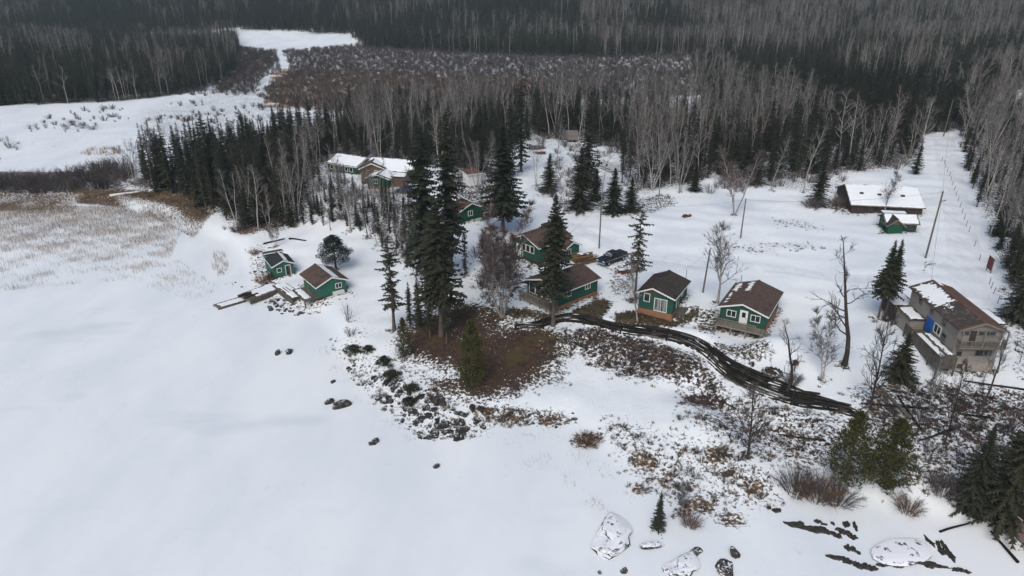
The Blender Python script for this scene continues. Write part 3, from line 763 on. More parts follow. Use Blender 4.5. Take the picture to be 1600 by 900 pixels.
# --- cabin with the dark roof and orange base (next to the pale leaning birch)
c = House('green_cabin', 'green cabin with near-black roof and orange stone base beside the pale birch', (22.49, 95.35, 4.95), -29.4, 5.1, 7.0, 3.3, .95, .40, .72, roof='dark_shingle', base='stone_base', gable='red_brown_roof')
c.window('F', -1.35, 2.0, .75, 1.15, 1); c.window('F', .75, .85, 1.75, 1.85, 2, pane='curtained_pane', name='patio_door')
c.window('R', .8, 2.1, .8, .8); c.door('R', -1.3, 1.05, .9, 2.0, 'tan_wall', False); c.window('L', 0, 2, 1.2, .9, 2)
deck(c.root, 2.6, 3.9, -2.0, .6, .6, 'deck_wood', -.8); steps(c.root, 3.25, -2.02, .6, 0, -1, 3, 1.1, 'deck_wood')
MB().tube([(2.2, 3.5, 3.0), (2.2, 3.5, 5.1)], .04).build('service_mast', 'dark_metal', c.root)
MB().box(-1.0, -.6, 1.0, 1.4, 3.9, 4.75).build('vent_pipe', 'dark_metal', c.root)
# --- right-hand green cabin with white door and front deck
c = House('green_cabin', 'rightmost green cabin with white door and railed front deck', (34.38, 91.91, 4.75), -30.7, 6.25, 9.0, 3.0, 1.0, .48, .85, base='orange_base')
c.eave
c.window('F', -1.55, 1.75, 1.15, .85, 2); c.door('F', .15, .95, .9, 2.0); c.window('F', 1.75, 1.75, 1.15, .85, 2)
c.window('R', -1.0, 1.75, 1.0, .8, 2); c.window('L', 0, 1.75, 1.2, .8, 2)
d = deck(c.root, -3.2, 3.1, -6.05, -4.52, .80, 'grey_wood', -1.0)
railing(c.root, (-3.15, -6.0, .8), (2.2, -6.0, .8), .95, 'grey_wood'); railing(c.root, (-3.15, -6.0, .8), (-3.15, -4.6, .8), .95, 'grey_wood')
steps(c.root, 3.1, -5.3, .8, 1, 0, 4, 1.3, 'grey_wood'); railing(c.root, (3.15, -6.0, .5), (4.3, -6.0, .0), .9, 'grey_wood', boards=False)
c.snow('L', .5, 1.0, .55, 1.0, 3, .1, .9, fade=.6); c.snow('L', .05, .6, .0, .38, 4, .02, .7, fade=.6); c.snow('L', .55, 1.0, .0, .5, 5, .06, .6, fade=.6)
MB().tube([(-2.6, 4.2, 2.6), (-2.6, 4.2, 4.6)], .04).build('service_mast', 'dark_metal', c.root)
# --- porch cabin behind the tall bare-trunked spruce
c = House('green_cabin', 'green cabin with screened porch and bright orange base behind the bare-trunked spruce', (7.77, 99.33, 4.75), -47.8, 6.9, 8.4, 3.05, 1.1, .5, .85)
c.window('R', 1.9, 1.95, 1.0, .8, 2); c.window('R', -2.2, 1.95, .8, .7, 1)
for u in (-2.3, -.9, .5): c.window('F', u, 1.2, 1.15, 1.45, 1)
c.door('F', 2.0, .95, .9, 2.0)
deck(c.root, -3.3, 3.3, -6.0, -4.22, .8, 'grey_wood', -1.2); railing(c.root, (-3.2, -5.95, .8), (3.2, -5.95, .8), .95, 'grey_wood'); railing(c.root, (3.2, -5.95, .8), (3.2, -4.3, .8), .95, 'grey_wood')
railing(c.root, (-3.2, -5.95, .8), (-3.2, -4.3, .8), .95, 'grey_wood', boards=False)
MB().box(-3.95, .3, -4.66, -1.5, 3.42, 3.5).build('porch_roof', 'black_roof', c.root, rot=(0, math.radians(-15.5), 0), loc=(0.05, 0, -.13))
MB().box(.5, .75, .6, .85, 3.9, 4.75).build('vent_pipe', 'dark_metal', c.root)
c.snow('L', .45, .9, .1, .8, 6, -.1, .6)
# --- cross-gabled cabin
c = House('green_cabin', 'cross-gabled green cabin with brown roof beside the lumber pile', (5.05, 116.39, 5.25), -45.5, 6.74, 8.0, 3.2, 1.4, .5, .5, base='dark_wall')
for u in (-.2, .8, 1.8): c.window('F', u, 1.75, .75, 1.1, 1)
c.door('F', -1.4, .55, .9, 2.0); deck(c.root, -2.4, -.4, -5.2, -4.03, .5, 'grey_wood'); steps(c.root, -1.4, -5.2, .5, 0, -1, 4, 1.6, 'grey_wood'); 
railing(c.root, (-.4, -5.15, .5), (-.4, -4.1, .5), .95, 'white_trim', boards=False); railing(c.root, (-2.35, -5.15, .5), (-2.35, -4.1, .5), .95, 'white_trim', boards=False)
# its wing, one thing with the cabin
def wing(host, lx, ly, yaw, W, L, eave, rise, wall, roof, **kw):
    h = House('wing', None, (lx, ly, 0), yaw, W, L, eave, rise, wall=wall, roof=roof, parent=host.root, **kw)
    for ch in list(h.root.children): ch.parent = host.root; ch.matrix_parent_inverse = Matrix.Identity(4); M0 = Matrix.Translation((lx, ly, 0)) @ Matrix.Rotation(math.radians(yaw), 4, 'Z'); ch.matrix_local = M0 @ ch.matrix_local
    h.M0 = Matrix.Translation((lx, ly, 0)) @ Matrix.Rotation(math.radians(yaw), 4, 'Z')
    bpy.data.objects.remove(h.root); h.root = None
    return h
def wing_done(h, host):                          # windows added to a wing hang on the host
    pass
w = wing(c, 3.6, 1.9, 86, 3.6, 4.2, 2.45, .8, 'light_green_paint', 'brown_shingle', base='dark_wall', base_h=.3, ov=.3, ovg=.4)
class WingHost:                                  # lets a wing place its own windows on the host building
    pass
def wing_window(h, host, *a, **k):
    e = bpy.data.objects.new('tmp', None); COL.objects.link(e); h.root = e
    o = h.window(*a, **k); o.parent = host.root; o.matrix_local = h.M0 @ o.matrix_local
    bpy.data.objects.remove(e); h.root = None
wing_window(w, c, 'F', -.75, 1.1, .9, 1.0, 2)
MB().box(-3.0, -1.0, 3.2, 5.2, 3.3, 4.1).build('rear_dormer', 'dark_shingle', c.root)
# --- grey two-storey house
H = House('grey_house', 'grey weathered two-storey house with blue tarp door and front balcony', (57.6, 82.6, 5.05), -3.1, 5.3, 12.3, 5.75, .95, .5, 1.15, wall='house_siding', roof='red_brown_roof', base='concrete', ov=.3, ovg=.5, cat='house', trim=None)
for yy in (H.y0 - .03, H.y1 + .03):
    m = MB()
    for a, b in ((H.eL, H.pk), (H.pk, H.eR)):
        m.prism([(a[0], yy - .02, a[1] - .12), (b[0], yy - .02, b[1] - .12), (b[0], yy - .02, b[1] + .115), (a[0], yy - .02, a[1] + .115)], (0, .04, 0))
    m.build('bargeboard', 'grey_wood', H.root)
MB().prism([(H.eL[0], H.y0 + .3, H.eL[1] + .118), (H.pk[0], H.y0 + .3, H.pk[1] + .118), (H.pk[0], H.y0 + .3, H.pk[1] + .135), (H.eL[0], H.y0 + .3, H.eL[1] + .135)], (0, H.y1 - H.y0 - .5, 0)).build('mossy_shingles', 'mottled_shingle', H.roof)
H.snow('L', .48, .985, .03, .97, 8, .72, 1.0, fade=.8, nx_=110, ny_=60); H.snow('L', .3, .75, .05, .95, 9, -.18, .4, nx_=90, ny_=60, fade=1.0); H.snow('R', .9, .99, .6, .99, 10, .5, .6)
for u, z in ((3.4, 4.6), (0.3, 4.55), (-2.9, 4.55)): H.window('L', -u, z, .85, .75, 1, 'grey_wood')
H.window('L', 1.9, 2.9, 1.5, 1.1, 2, 'white_trim'); H.window('L', 3.6, 2.7, 1.0, 1.0, 1, 'grey_wood')
MB().box(-.75, .75, -.12, -.01, 2.05, 4.05, H.side('L') @ Matrix.Translation((-.05, 0, 0))).build('blue_tarp', 'blue_tarp', H.root)
MB().box(-1.0, -.76, -.10, -.01, 1.9, 4.1, H.side('L') @ Matrix.Translation((-.05, 0, 0))).build('door_post', 'tan_wall', H.root)
H.window('F', .75, 4.95, 1.9, .5, 3, 'grey_wood'); H.window('F', -1.75, 4.95, .7, .42, 1, 'grey_wood'); MB().box(-1.2, -.45, -6.21, -6.155, 3.6, 5.5).build('door', 'dark_wall', H.root)
H.window('F', 1.0, 2.1, 1.9, .75, 2, 'grey_wood', fw=.07); H.window('F', -1.9, 2.0, .6, .6, 1, 'grey_wood'); H.window('F', -1.4, .25, .7, .65, 1, 'concrete')
b = MB().box(-2.6, 2.9, -7.0, -6.17, 3.38, 3.55).build('balcony', 'grey_wood', H.root)
railing(H.root, (-2.55, -6.95, 3.55), (2.85, -6.95, 3.55), .85, 'grey_wood', 1.2, .17); railing(H.root, (2.85, -6.95, 3.55), (2.85, -6.2, 3.55), .85, 'grey_wood', 1.2, .17)
railing(H.root, (-2.55, -6.95, 3.55), (-2.55, -6.2, 3.55), .85, 'grey_wood', 1.2, .17)
pm = MB().box(-.07, .07, -.07, .07, 3.55, 5.85).mesh('balcony_post', 'grey_wood')
for x in (-2.5, .1, 2.8): put('balcony_post', pm, H.root, (x, -6.93, 0))
# snowy side deck, annex and lean-tos
d = deck(H.root, -5.0, -2.72, -7.6, -.9, 2.45, 'deck_wood', -1.2, along='y'); railing(H.root, (-4.95, -7.55, 2.45), (-4.95, -1.0, 2.45), .12, 'deck_wood', 2, .5, False)
MB().box(-5.02, -4.94, -7.6, -.9, .9, 2.2).build('deck_skirt', 'deck_wood', H.root); MB().box(-5.0, -2.8, -7.62, -7.54, .9, 2.2).build('deck_skirt', 'deck_wood', H.root)
def snow_sheet(parent, x0, x1, y0, y1, z, seed, keep=.6, thick=.09, fade=.25, name='snow_cover', slope=0.0):
    rg = np.random.default_rng(seed); nx_, ny_ = max(8, int((x1 - x0) / .1)), max(8, int((y1 - y0) / .1)); nx_, ny_ = min(nx_, 90), min(ny_, 90)
    X, Y = np.meshgrid(np.linspace(x0, x1, nx_), np.linspace(y0, y1, ny_)); n = np.zeros_like(X)
    for k in range(12):
        a = rg.uniform(0, 6.28); f = 6.28 / rg.uniform(.3, 2.5); n += np.sin((X * math.cos(a) + Y * math.sin(a)) * f + rg.uniform(0, 6.28))
    e = np.minimum.reduce([X - x0, x1 - X, Y - y0, y1 - Y]) / fade
    v = n / 5 * .5 + rg.normal(0, .1, n.shape) + np.clip(e, 0, 1.5) - (1.05 - keep)
    Z = z + np.clip(v * .12, 0, thick) + slope * (Y - y0)
    idx = np.arange(nx_ * ny_).reshape(ny_, nx_); q = np.column_stack([idx[:-1, :-1].ravel(), idx[:-1, 1:].ravel(), idx[1:, 1:].ravel(), idx[1:, :-1].ravel()])
    c_ = (v[:-1, :-1] + v[1:, 1:] + v[:-1, 1:] + v[1:, :-1]).ravel() / 4; q = q[c_ > 0]
    if len(q): return put(name, mesh_np(name, np.column_stack([X.ravel(), Y.ravel(), Z.ravel()]), [q], ['snow'], smooth=True), parent)
snow_sheet(H.root, -4.95, -3.95, -7.5, -1.0, 2.475, 21, .6); snow_sheet(H.root, -3.8, -2.75, -7.0, -1.0, 2.475, 22, .35)
MB().box(-4.6, -2.72, 1.2, 5.0, -.6, 3.25).build('annex', 'tan_wall', H.root).data.materials[0] = M['house_siding']
MB().box(-4.8, -2.67, 1.0, 5.2, 3.26, 3.38).build('annex_roof', 'black_roof', H.root); snow_sheet(H.root, -4.7, -2.75, 1.1, 5.1, 3.39, 23, .5)
MB().box(-4.86, -4.80, .9, 5.2, 3.2, 3.46).build('annex_fascia', 'tan_wall', H.root)
deck(H.root, -5.2, -2.75, -.85, 1.18, 1.9, 'deck_wood', -1.0); railing(H.root, (-5.15, -.8, 1.9), (-5.15, 1.1, 1.9), .9, 'deck_wood')
MB().box(-4.4, -1.5, 6.3, 10.0, -.5, 2.9).build('rear_shed', 'dark_wall', H.root); MB().box(-4.7, -1.3, 6.2, 10.4, 2.9, 3.02).build('rear_shed_roof', 'black_roof', H.root); snow_sheet(H.root, -4.6, -1.4, 6.3, 10.3, 3.03, 24, .8)
MB().box(5.2, 9.4, 3.7, 8.0, -.5, 1.75).build('lean_to', 'house_siding', H.root); MB().box(2.7, 9.7, 3.4, 8.3, 1.76, 1.86).build('lean_to_roof', 'black_roof', H.root); snow_sheet(H.root, 2.9, 9.6, 3.5, 8.2, 1.87, 25, .85)
MB().bar((2.8, -6.6, 3.2), (3.2, -6.6, -.6), .12, .12).build('balcony_prop', 'grey_wood', H.root)
# --- two huts at the shore
c = House('shore_hut', 'little green hut with black roof and dark rear lean-to by the dock', (-41.8, 117.92, 1.2), 31.4, 3.6, 4.5, 2.2, .75, .51, .1, wall='light_green_paint', roof='black_roof', base='dark_wall', ov=.3, ovg=.3, cat='hut')
c.window('F', -.8, .95, .65, .65, 1); c.door('F', .75, .12, .75, 1.75, 'deck_wood', False); c.window('R', 0, .9, .6, .5)
MB().box(.35, .75, -2.36, -2.29, .3, 1.8).build('door_opening', 'glass_pane', c.root)
c.snow('R', .05, .97, .5, .99, 31, .75, .9)
MB().box(-1.85, 1.2, 2.27, 3.9, -.3, 2.75).build('lean_to', 'light_green_paint', c.root)
m = MB().prism([(-2.1, 2.2, 3.05), (-2.1, 4.1, 2.75), (-2.1, 4.1, 2.86), (-2.1, 2.2, 3.16)], (3.5, 0, 0)); m.build('lean_to_roof', 'dark_wall', c.root)
MB().box(-2.1, 1.4, 2.15, 2.2, 2.98, 3.18).build('fascia', 'white_trim', c.root)
c = House('boathouse', 'green boathouse with wide brown roof and strip of snow along its ridge', (-32.0, 110.4, 1.15), 36.5, 4.9, 6.6, 2.35, 1.0, .49, .15, wall='light_green_paint', base='dark_wall', ov=.55, ovg=.4, cat='boathouse')
c.window('F', 1.1, 1.15, .95, .75, 2); c.snow('R', .03, .97, .52, .99, 33, .85, 1.1)
MB().box(-.1, 1.8, -3.95, -3.4, .05, .7).build('white_chest', 'pale_panel', c.root)
deck(c.root, -5.0, -2.48, -3.4, 2.2, .35, 'deck_wood', -1.0, along='y'); snow_sheet(c.root, -4.9, -3.4, -3.0, 2.0, .37, 36, .3)
# --- long building and small shed by the road
pl, pr = ground(1326, 333), ground(1443, 336)
dx = pr - pl; yaw = math.degrees(math.atan2(dx[1], dx[0])); Lg = float(np.hypot(dx[0], dx[1]))
nrm = np.array([-dx[1], dx[0], 0]) / Lg
ctr = (pl + pr) / 2 + nrm * 6.2
c = House('long_building', 'long low dark building under a thick white snow roof', (ctr[0], ctr[1], 6.2), yaw + 90, 12.4, Lg - .8, 1.95, 2.3, .5, .1, wall='dark_wall', roof='dark_shingle', base='dark_wall', ov=.5, ovg=.4, cat='building', trim='grey_wood')
c.snow('L', .0, 1.0, .0, 1.0, 41, 1.1, 1.6, .12, 120, 50, .18); c.snow('R', .0, 1.0, .0, 1.0, 42, 1.1, 1.6, .12, 120, 50, .18)
for i in range(5): c.window('L', -4 + i * 2.0, .75, .9, .7, 1, 'dark_wall')
for k, (u, v) in enumerate(((3.4, -3.4), (1.0, -2.9), (-1.0, -3.3), (-4.4, -3.1))): MB().box(v - .2, v + .2, -u - .35, -u + .35, 2.6, 3.5 + .1 * (k % 2)).build('roof_vent', 'dark_metal', c.root)
p0, p1 = ground(1384, 364.5), ground(1433, 365)
dx = p1 - p0; yaw = math.degrees(math.atan2(dx[1], dx[0])); Lg = float(np.hypot(dx[0], dx[1])); nrm = np.array([-dx[1], dx[0], 0]) / Lg
ctr = (p0 + p1) / 2 + nrm * 2.6
c = House('green_shed', 'small green shed with snowy roof and brown front gable beside the road', (ctr[0], ctr[1], float(ctr[2])), yaw + 90, 3.8, Lg - .1, 1.9, 1.0, .5, .1, wall='deep_green_paint', roof='dark_shingle', base='dark_wall', ov=.4, ovg=.35, cat='shed', trim='grey_wood')
c.snow('L', .02, .98, .03, .98, 45, .95, 1.0, .1, fade=.15); c.snow('R', .02, .98, .03, .98, 46, .95, 1.0, .1, fade=.15)
w = wing(c, -1.9, Lg / 2 - 1.3, -90, 2.5, 2.6, 1.85, .95, 'deep_green_paint', 'dark_shingle', base='dark_wall', base_h=.1, ov=.45, ovg=.35, gable='red_brown_roof', trim='grey_wood')
c.window('L', -.2, 1.0, .6, .5); MB().box(-2.0, -1.9, -2.3, -1.0, .1, 1.7).build('doorway', 'glass_pane', c.root)
MB().box(1.9, 4.6, -Lg / 2 + .3, Lg / 2 - 1.2, -.2, 2.0).build('rear_lean_to', 'dark_wall', c.root); MB().box(1.95, 4.9, -Lg / 2, Lg / 2 - .9, 2.0, 2.1).build('rear_roof', 'dark_shingle', c.root); snow_sheet(c.root, 2.35, 4.85, -Lg / 2 + .05, Lg / 2 - .95, 2.11, 47, .95)
# --- green cabin half hidden by spruces
c = House('green_cabin', 'bright green cabin with red-brown roof half hidden behind tall spruces', (-9.8, 135.8, 5.7), 33, 5.2, 6.4, 2.6, 1.2, .5, .3, wall='deep_green_paint', roof='red_brown_roof', base='dark_wall')
c.window('F', -.2, 1.3, .9, .9, 2); c.snow('R', .3, .98, .3, .98, 51, .6); c.snow('L', .6, .98, .5, .98, 52, .6)
deck(c.root, 2.62, 4.6, -3.6, 1.5, .6, 'tan_wall', -1.0); railing(c.root, (2.7, -3.55, .6), (4.5, -3.55, .6), .9, 'white_trim', boards=False); steps(c.root, 3.6, -3.6, .6, 0, -1, 3, 1.3, 'tan_wall')
# --- white-walled hut behind it
p = ground(738.5, 291)
MBw = empty('white_hut', (p[0] - .2, p[1] + 2.0, p[2]), math.radians(28)); tag(MBw, 'white-walled hut with brown roof showing between the tall spruces', 'hut')
MB().box(-1.6, 1.6, -1.5, 1.5, -.4, 2.6).build('wall', 'white_trim', MBw); MB().prism([(-1.8, -1.75, 2.6), (1.8, -1.75, 2.6), (1.8, 1.75, 3.1), (-1.8, 1.75, 3.1)], (0, 0, .1)).build('roof', 'red_brown_roof', MBw)
MB().box(.3, 1.1, -1.56, -1.49, .1, 2.0).build('door', 'pale_panel', MBw); MB().box(-1.86, 1.86, -1.82, -1.76, 2.52, 2.76).build('fascia', 'white_trim', MBw)
# --- lodge on the knoll: left building and main building
a = ground(541, 272); 
c = House('lodge_cabin', 'long green cabin with thick snow roof at the left end of the lodge', (a[0] + .6, a[1] + 4.4, 7.6), -30 + 90, 7.0, 9.0, 2.5, 1.3, .5, .3, base='dark_wall', roof='dark_shingle', cat='cabin')
c.snow('L', .02, .95, .03, 1.0, 61, 1.0, 1.4, .12, 90, 50); c.snow('R', .02, .98, .03, 1.0, 62, 1.0, 1.4, .12)
for i in range(5): c.window('L', -3.2 + i * 1.5, 1.1, .8, .9, 1)
a = ground(612, 292)
c = House('lodge', 'green and tan lodge with snowy roofs and tan gable on the knoll', (a[0] - .3, a[1] + 7.6, 7.8), -16 + 90, 8.0, 11.0, 2.7, 1.7, .5, .3, base='stone_base', roof='brown_shingle', cat='lodge', wall='green_paint')
c.snow('L', .02, .98, .04, 1.0, 63, .95, 1.4, .12, 90, 50); c.snow('R', .02, .98, .03, 1.0, 64, 1.0, 1.4, .12)
w = wing(c, -3.6, 3.6, -72, 5.0, 3.6, 3.4, 1.1, 'tan_wall', 'brown_shingle', base='dark_wall', base_h=.3, ov=.5, ovg=.5); wing_window(w, c, 'F', -.9, 1.9, .6, .9, 1); wing_window(w, c, 'F', .9, 1.9, .6, .9, 1)
w2 = wing(c, -6.4, .2, -88, 5.0, 4.6, 2.2, .8, 'green_paint', 'dark_shingle', base='stone_base', base_h=.3, ov=.4, ovg=.4); wing_window(w2, c, 'F', -.6, 1.0, .9, .9, 2)
MB().box(-7.2, -4.0, -5.4, -2.4, -.6, 2.3).build('side_room', 'tan_wall', c.root); MB().box(-7.4, -4.0, -5.6, -2.3, 2.3, 2.42).build('side_roof', 'dark_shingle', c.root); snow_sheet(c.root, -7.2, -4.2, -5.5, -2.4, 2.43, 65, .7)
_e = w2
def wing_snow(h, host, *a, **k):
    e = put('tmp', None) if False else bpy.data.objects.new('tmp', None); COL.objects.link(e); r0 = h.roof
    h.snow(*a, **k)
wing_snow(w2, c, 'L', .0, .95, .0, 1.0, 66, .75, 1.0); wing_snow(w2, c, 'R', .1, .98, .0, 1.0, 67, .8, 1.0); wing_snow(w, c, 'R', .3, .98, .0, 1.0, 68, .8, 1.0)
for o in [o for o in bpy.data.objects if o.name.startswith('tmp')]: bpy.data.objects.remove(o)
g_ = ground(636, 300)
t_ = MB(); 
nvx = 14
V = []; 
for j in range(nvx):
    for i in range(nvx):
        V.append((i * .28 - 1.9, j * .17 - 1.2, 1.25 * math.exp(-((i - 6.5) ** 2 + (j - 6.5) ** 2) / 26) + .06 * math.sin(i * 1.7 + j * 2.3)))
idx = np.arange(nvx * nvx).reshape(nvx, nvx); Q = np.column_stack([idx[:-1, :-1].ravel(), idx[:-1, 1:].ravel(), idx[1:, 1:].ravel(), idx[1:, :-1].ravel()])
o = put('tarpaulin', mesh_np('tarpaulin', np.array(V), [Q], ['navy_tarp']), None, g_ + np.array([0, 0, .05]), (0, 0, -.3)); sm = o.modifiers.new('thickness', 'SOLIDIFY'); sm.thickness = .03
o.scale = (1.2, 1.2, 1.4)
tag(o, 'dark blue tarpaulin over a heap below the lodge', 'tarp')
# --- pink boathouse corner at the picture edge
c = House('pink_boathouse', 'pinkish boathouse with maroon roof at the lower right shore', (51.55, 51.2, .15), 8, 4.4, 5.4, 2.4, 1.0, .5, .1, wall='pink_wall', roof='maroon_roof', base='dark_wall', ov=.25, ovg=.3, cat='boathouse')
c.window('L', 0, 1.0, .8, .7); c.window('F', 0, 1.0, .9, .8, 2)
# --- tan box trailer and camper in the clearing
p = ground(893, 221)
r = empty('box_trailer', p, .15); tag(r, 'tan box trailer in the trees above the junk clearing', 'trailer')
MB().box(-1.6, 1.6, -1.1, 1.1, .55, 2.9).build('body', 'grey_wood', r); MB().box(-1.65, 1.65, -1.15, 1.15, 2.9, 2.98).build('roof', 'grey_wood', r)
for s_ in (-1, 1): MB().tube([(s_ * .6, -1.15, .35), (s_ * .6, -.95, .35)], .35, 14).build('wheel', 'tyre_rubber', r)
MB().bar((-1.6, 0, .5), (-2.6, 0, .5), .1).build('drawbar', 'dark_metal', r)
a, b = ground(936.5, 263), ground(960, 274)
dv = b - a; yaw = math.atan2(dv[1], dv[0]); mid_ = (a + b) / 2
r = empty('camper_trailer', (mid_[0] + .4, mid_[1] + .9, mid_[2]), yaw); tag(r, 'white camper trailer with snow on its roof among the spruces', 'camper')
Lc = 6.0
prof = [(-Lc / 2, .6), (-Lc / 2 + .15, .5), (Lc / 2 - .5, .5), (Lc / 2, .95), (Lc / 2 - .05, 2.2), (Lc / 2 - .5, 2.65), (-Lc / 2 + .35, 2.7), (-Lc / 2, 2.4)]
MB().prism([(x, -1.1, z) for x, z in prof], (0, 2.2, 0)).build('body', 'pale_panel', r); snow_sheet(r, -2.6, 2.4, -1.05, 1.05, 2.7, 71, .75)
MB().box(-Lc / 2 + .2, Lc / 2 - .3, -1.13, -1.09, .85, 1.05).build('stripe', 'dark_metal', r)
for x in (-2.2, -1.3, 1.0): MB().box(x - .35, x + .35, -1.14, -1.08, 1.45, 2.05).build('window', 'glass_pane', r)
MB().box(-.35, .3, -1.13, -1.08, .6, 2.3).build('door', 'white_trim', r)
for x in (-.45, .35): MB().tube([(x, -1.1, .35), (x, -.85, .35)], .34, 14).build('wheel', 'tyre_rubber', r)
MB().bar((Lc / 2 - .2, 0, .5), (Lc / 2 + .9, 0, .45), .1).build('drawbar', 'dark_metal', r)
# ------------------------------------------------------------------ trees and shrubs
class Geo:
    def __init__(self): self.V = []; self.T = []; self.n = 0
    def tri(self, a, b, c):
        self.V += [a, b, c]; self.T.append((self.n, self.n + 1, self.n + 2)); self.n += 3
    def tube(self, pts, rad, k=3):
        prev = None
        for i, p in enumerate(pts):
            d = pts[min(i + 1, len(pts) - 1)] - pts[max(i - 1, 0)]
            d = d / (np.linalg.norm(d) + 1e-9)
            ref = np.array([0, 0, 1.0]) if abs(d[2]) < 0.9 else np.array([1.0, 0, 0])
            a = np.cross(d, ref); a /= np.linalg.norm(a) + 1e-9; b = np.cross(d, a)
            s = self.n
            for j in range(k):
                an = 2 * math.pi * j / k
                self.V.append(p + (a * math.cos(an) + b * math.sin(an)) * rad[i])
            self.n += k
            if prev is not None:
                for j in range(k):
                    j2 = (j + 1) % k
                    self.T.append((prev + j, prev + j2, s + j2)); self.T.append((prev + j, s + j2, s + j))
            prev = s
    def mesh(self, name, mat):
        return mesh_np(name, np.array(self.V), [np.array(self.T)], [mat])

def trunk_mesh(name, H, r0, mat, lean=0.0, k=6, seed=0, top=0.97):
    rg = np.random.default_rng(seed); g = Geo(); n = 7
    pts = [np.array([lean * (i / n) ** 1.5 * H * 0.1 + rg.normal(0, 0.02) * (i > 0), rg.normal(0, 0.02) * (i > 0), H * top * i / n - 0.15 * (i == 0)]) for i in range(n + 1)]
    g.tube(pts, [r0 * (1 - 0.93 * i / n) * (1.25 if i == 0 else 1) for i in range(n + 1)], k)
    return g.mesh(name, mat)

def conifer(seed, H=14.0, R=2.0, z0=0.10, step=0.42, nb=6, seg=4, power=0.85, mat='spruce_needles', gap=0.1, droop=0.35, wide=0.30, col=0.0, dense=1):
    rg = np.random.default_rng(seed); g = Geo()
    z = z0 * H
    while z < H * 0.985:
        u = (z - z0 * H) / (H * (1 - z0))
        r = R * ((1 - u) ** power * (1 - col) + col * min(1, (1 - u) * 4)) 
        r *= min(1.0, 0.55 + u * 4.5)
        whorl = rg.uniform(0.75, 1.12)
        k = nb if u < 0.8 else max(4, nb - 2)
        a0 = rg.uniform(0, 6.28)
        for j in range(k):
            if rg.random() < gap: continue
            az = a0 + 6.283 * j / k + rg.normal(0, 0.22)
            L = max(0.18, r * whorl * rg.uniform(0.5, 1.2))
            o = np.array([math.cos(az), math.sin(az), 0.0]); s_ = np.array([-math.sin(az), math.cos(az), 0.0])
            dr = droop * rg.uniform(0.7, 1.4) * (1.15 - u)
            zz = z + rg.uniform(-0.5, 0.5) * step
            def P(t): return o * (L * t) + np.array([0, 0, zz - dr * L * t + 0.28 * dr * L * t * t + 0.10 * L * u * t])
            for q in range(seg):
                t0 = q / seg; t1 = (q + 1) / seg
                p0, p1 = P(t0), P(t1)
                w = (wide * L * (1.05 - 0.75 * t0) + 0.10) * rg.uniform(0.75, 1.2)
                for sg in (-1, 1):
                    tip = p0 + (p1 - p0) * rg.uniform(0.8, 1.5) + s_ * (sg * w) + np.array([0, 0, -0.22 * w + rg.normal(0, 0.05)])
                    g.tri(p0 - (p1 - p0) * 0.12, p1 + o * 0.05, tip)
                if dense and rg.random() < 0.75:
                    tip = (p0 + p1) / 2 + s_ * rg.normal(0, 0.25 * w) + np.array([0, 0, -0.55 * w - 0.12])
                    g.tri(p0, p1, tip)
            pe = P(1.0)
            g.tri(pe - o * 0.15 + s_ * 0.08, pe - o * 0.15 - s_ * 0.08, pe + o * 0.22 + np.array([0, 0, 0.04]))
        z += step * rg.uniform(0.8, 1.2) * (1.0 - 0.35 * u)
    for j in range(4):
        an = j * 1.57
        g.tri(np.array([math.cos(an) * .12, math.sin(an) * .12, H * 0.955]), np.array([-math.sin(an) * .12, math.cos(an) * .12, H * 0.955]), np.array([0, 0, H * 1.01]))
    return g.mesh('spruce_crown', mat)

def puffy(seed, H, R, mat, n_br=46, n_tri=60, z0=0.3, pr=0.75, top_round=0.6):
    """crown of needle tufts at the ends of limbs (pine, cedar)"""
    rg = np.random.default_rng(seed); g = Geo()
    for i in range(n_br):
        u = (i + rg.random()) / n_br
        z = H * (z0 + (1 - z0) * u * 0.97)
        r = R * (1 - u) ** top_round * (0.55 + 0.45 * min(1, u * 5)) * rg.uniform(0.42, 1.15)
        az = i * 2.39996 + rg.normal(0, 0.3)
        c = np.array([math.cos(az) * r, math.sin(az) * r, z + 0.12 * r])
        g.tube([np.array([0, 0, z - 0.25 * r]), c], [0.05, 0.015], 3)
        rad = pr * rg.uniform(0.6, 1.15) * (1.05 - 0.5 * u)
        for q in range(n_tri):
            d = rg.normal(size=3); d /= np.linalg.norm(d); d[2] *= 0.75
            p = c + d * rad * rg.random() ** 0.4
            e1 = rg.normal(size=3) * 0.13; e2 = d * 0.20 + rg.normal(size=3) * 0.06
            g.tri(p - e1, p + e1, p + e2)
    return g.mesh('tufted_crown', mat)

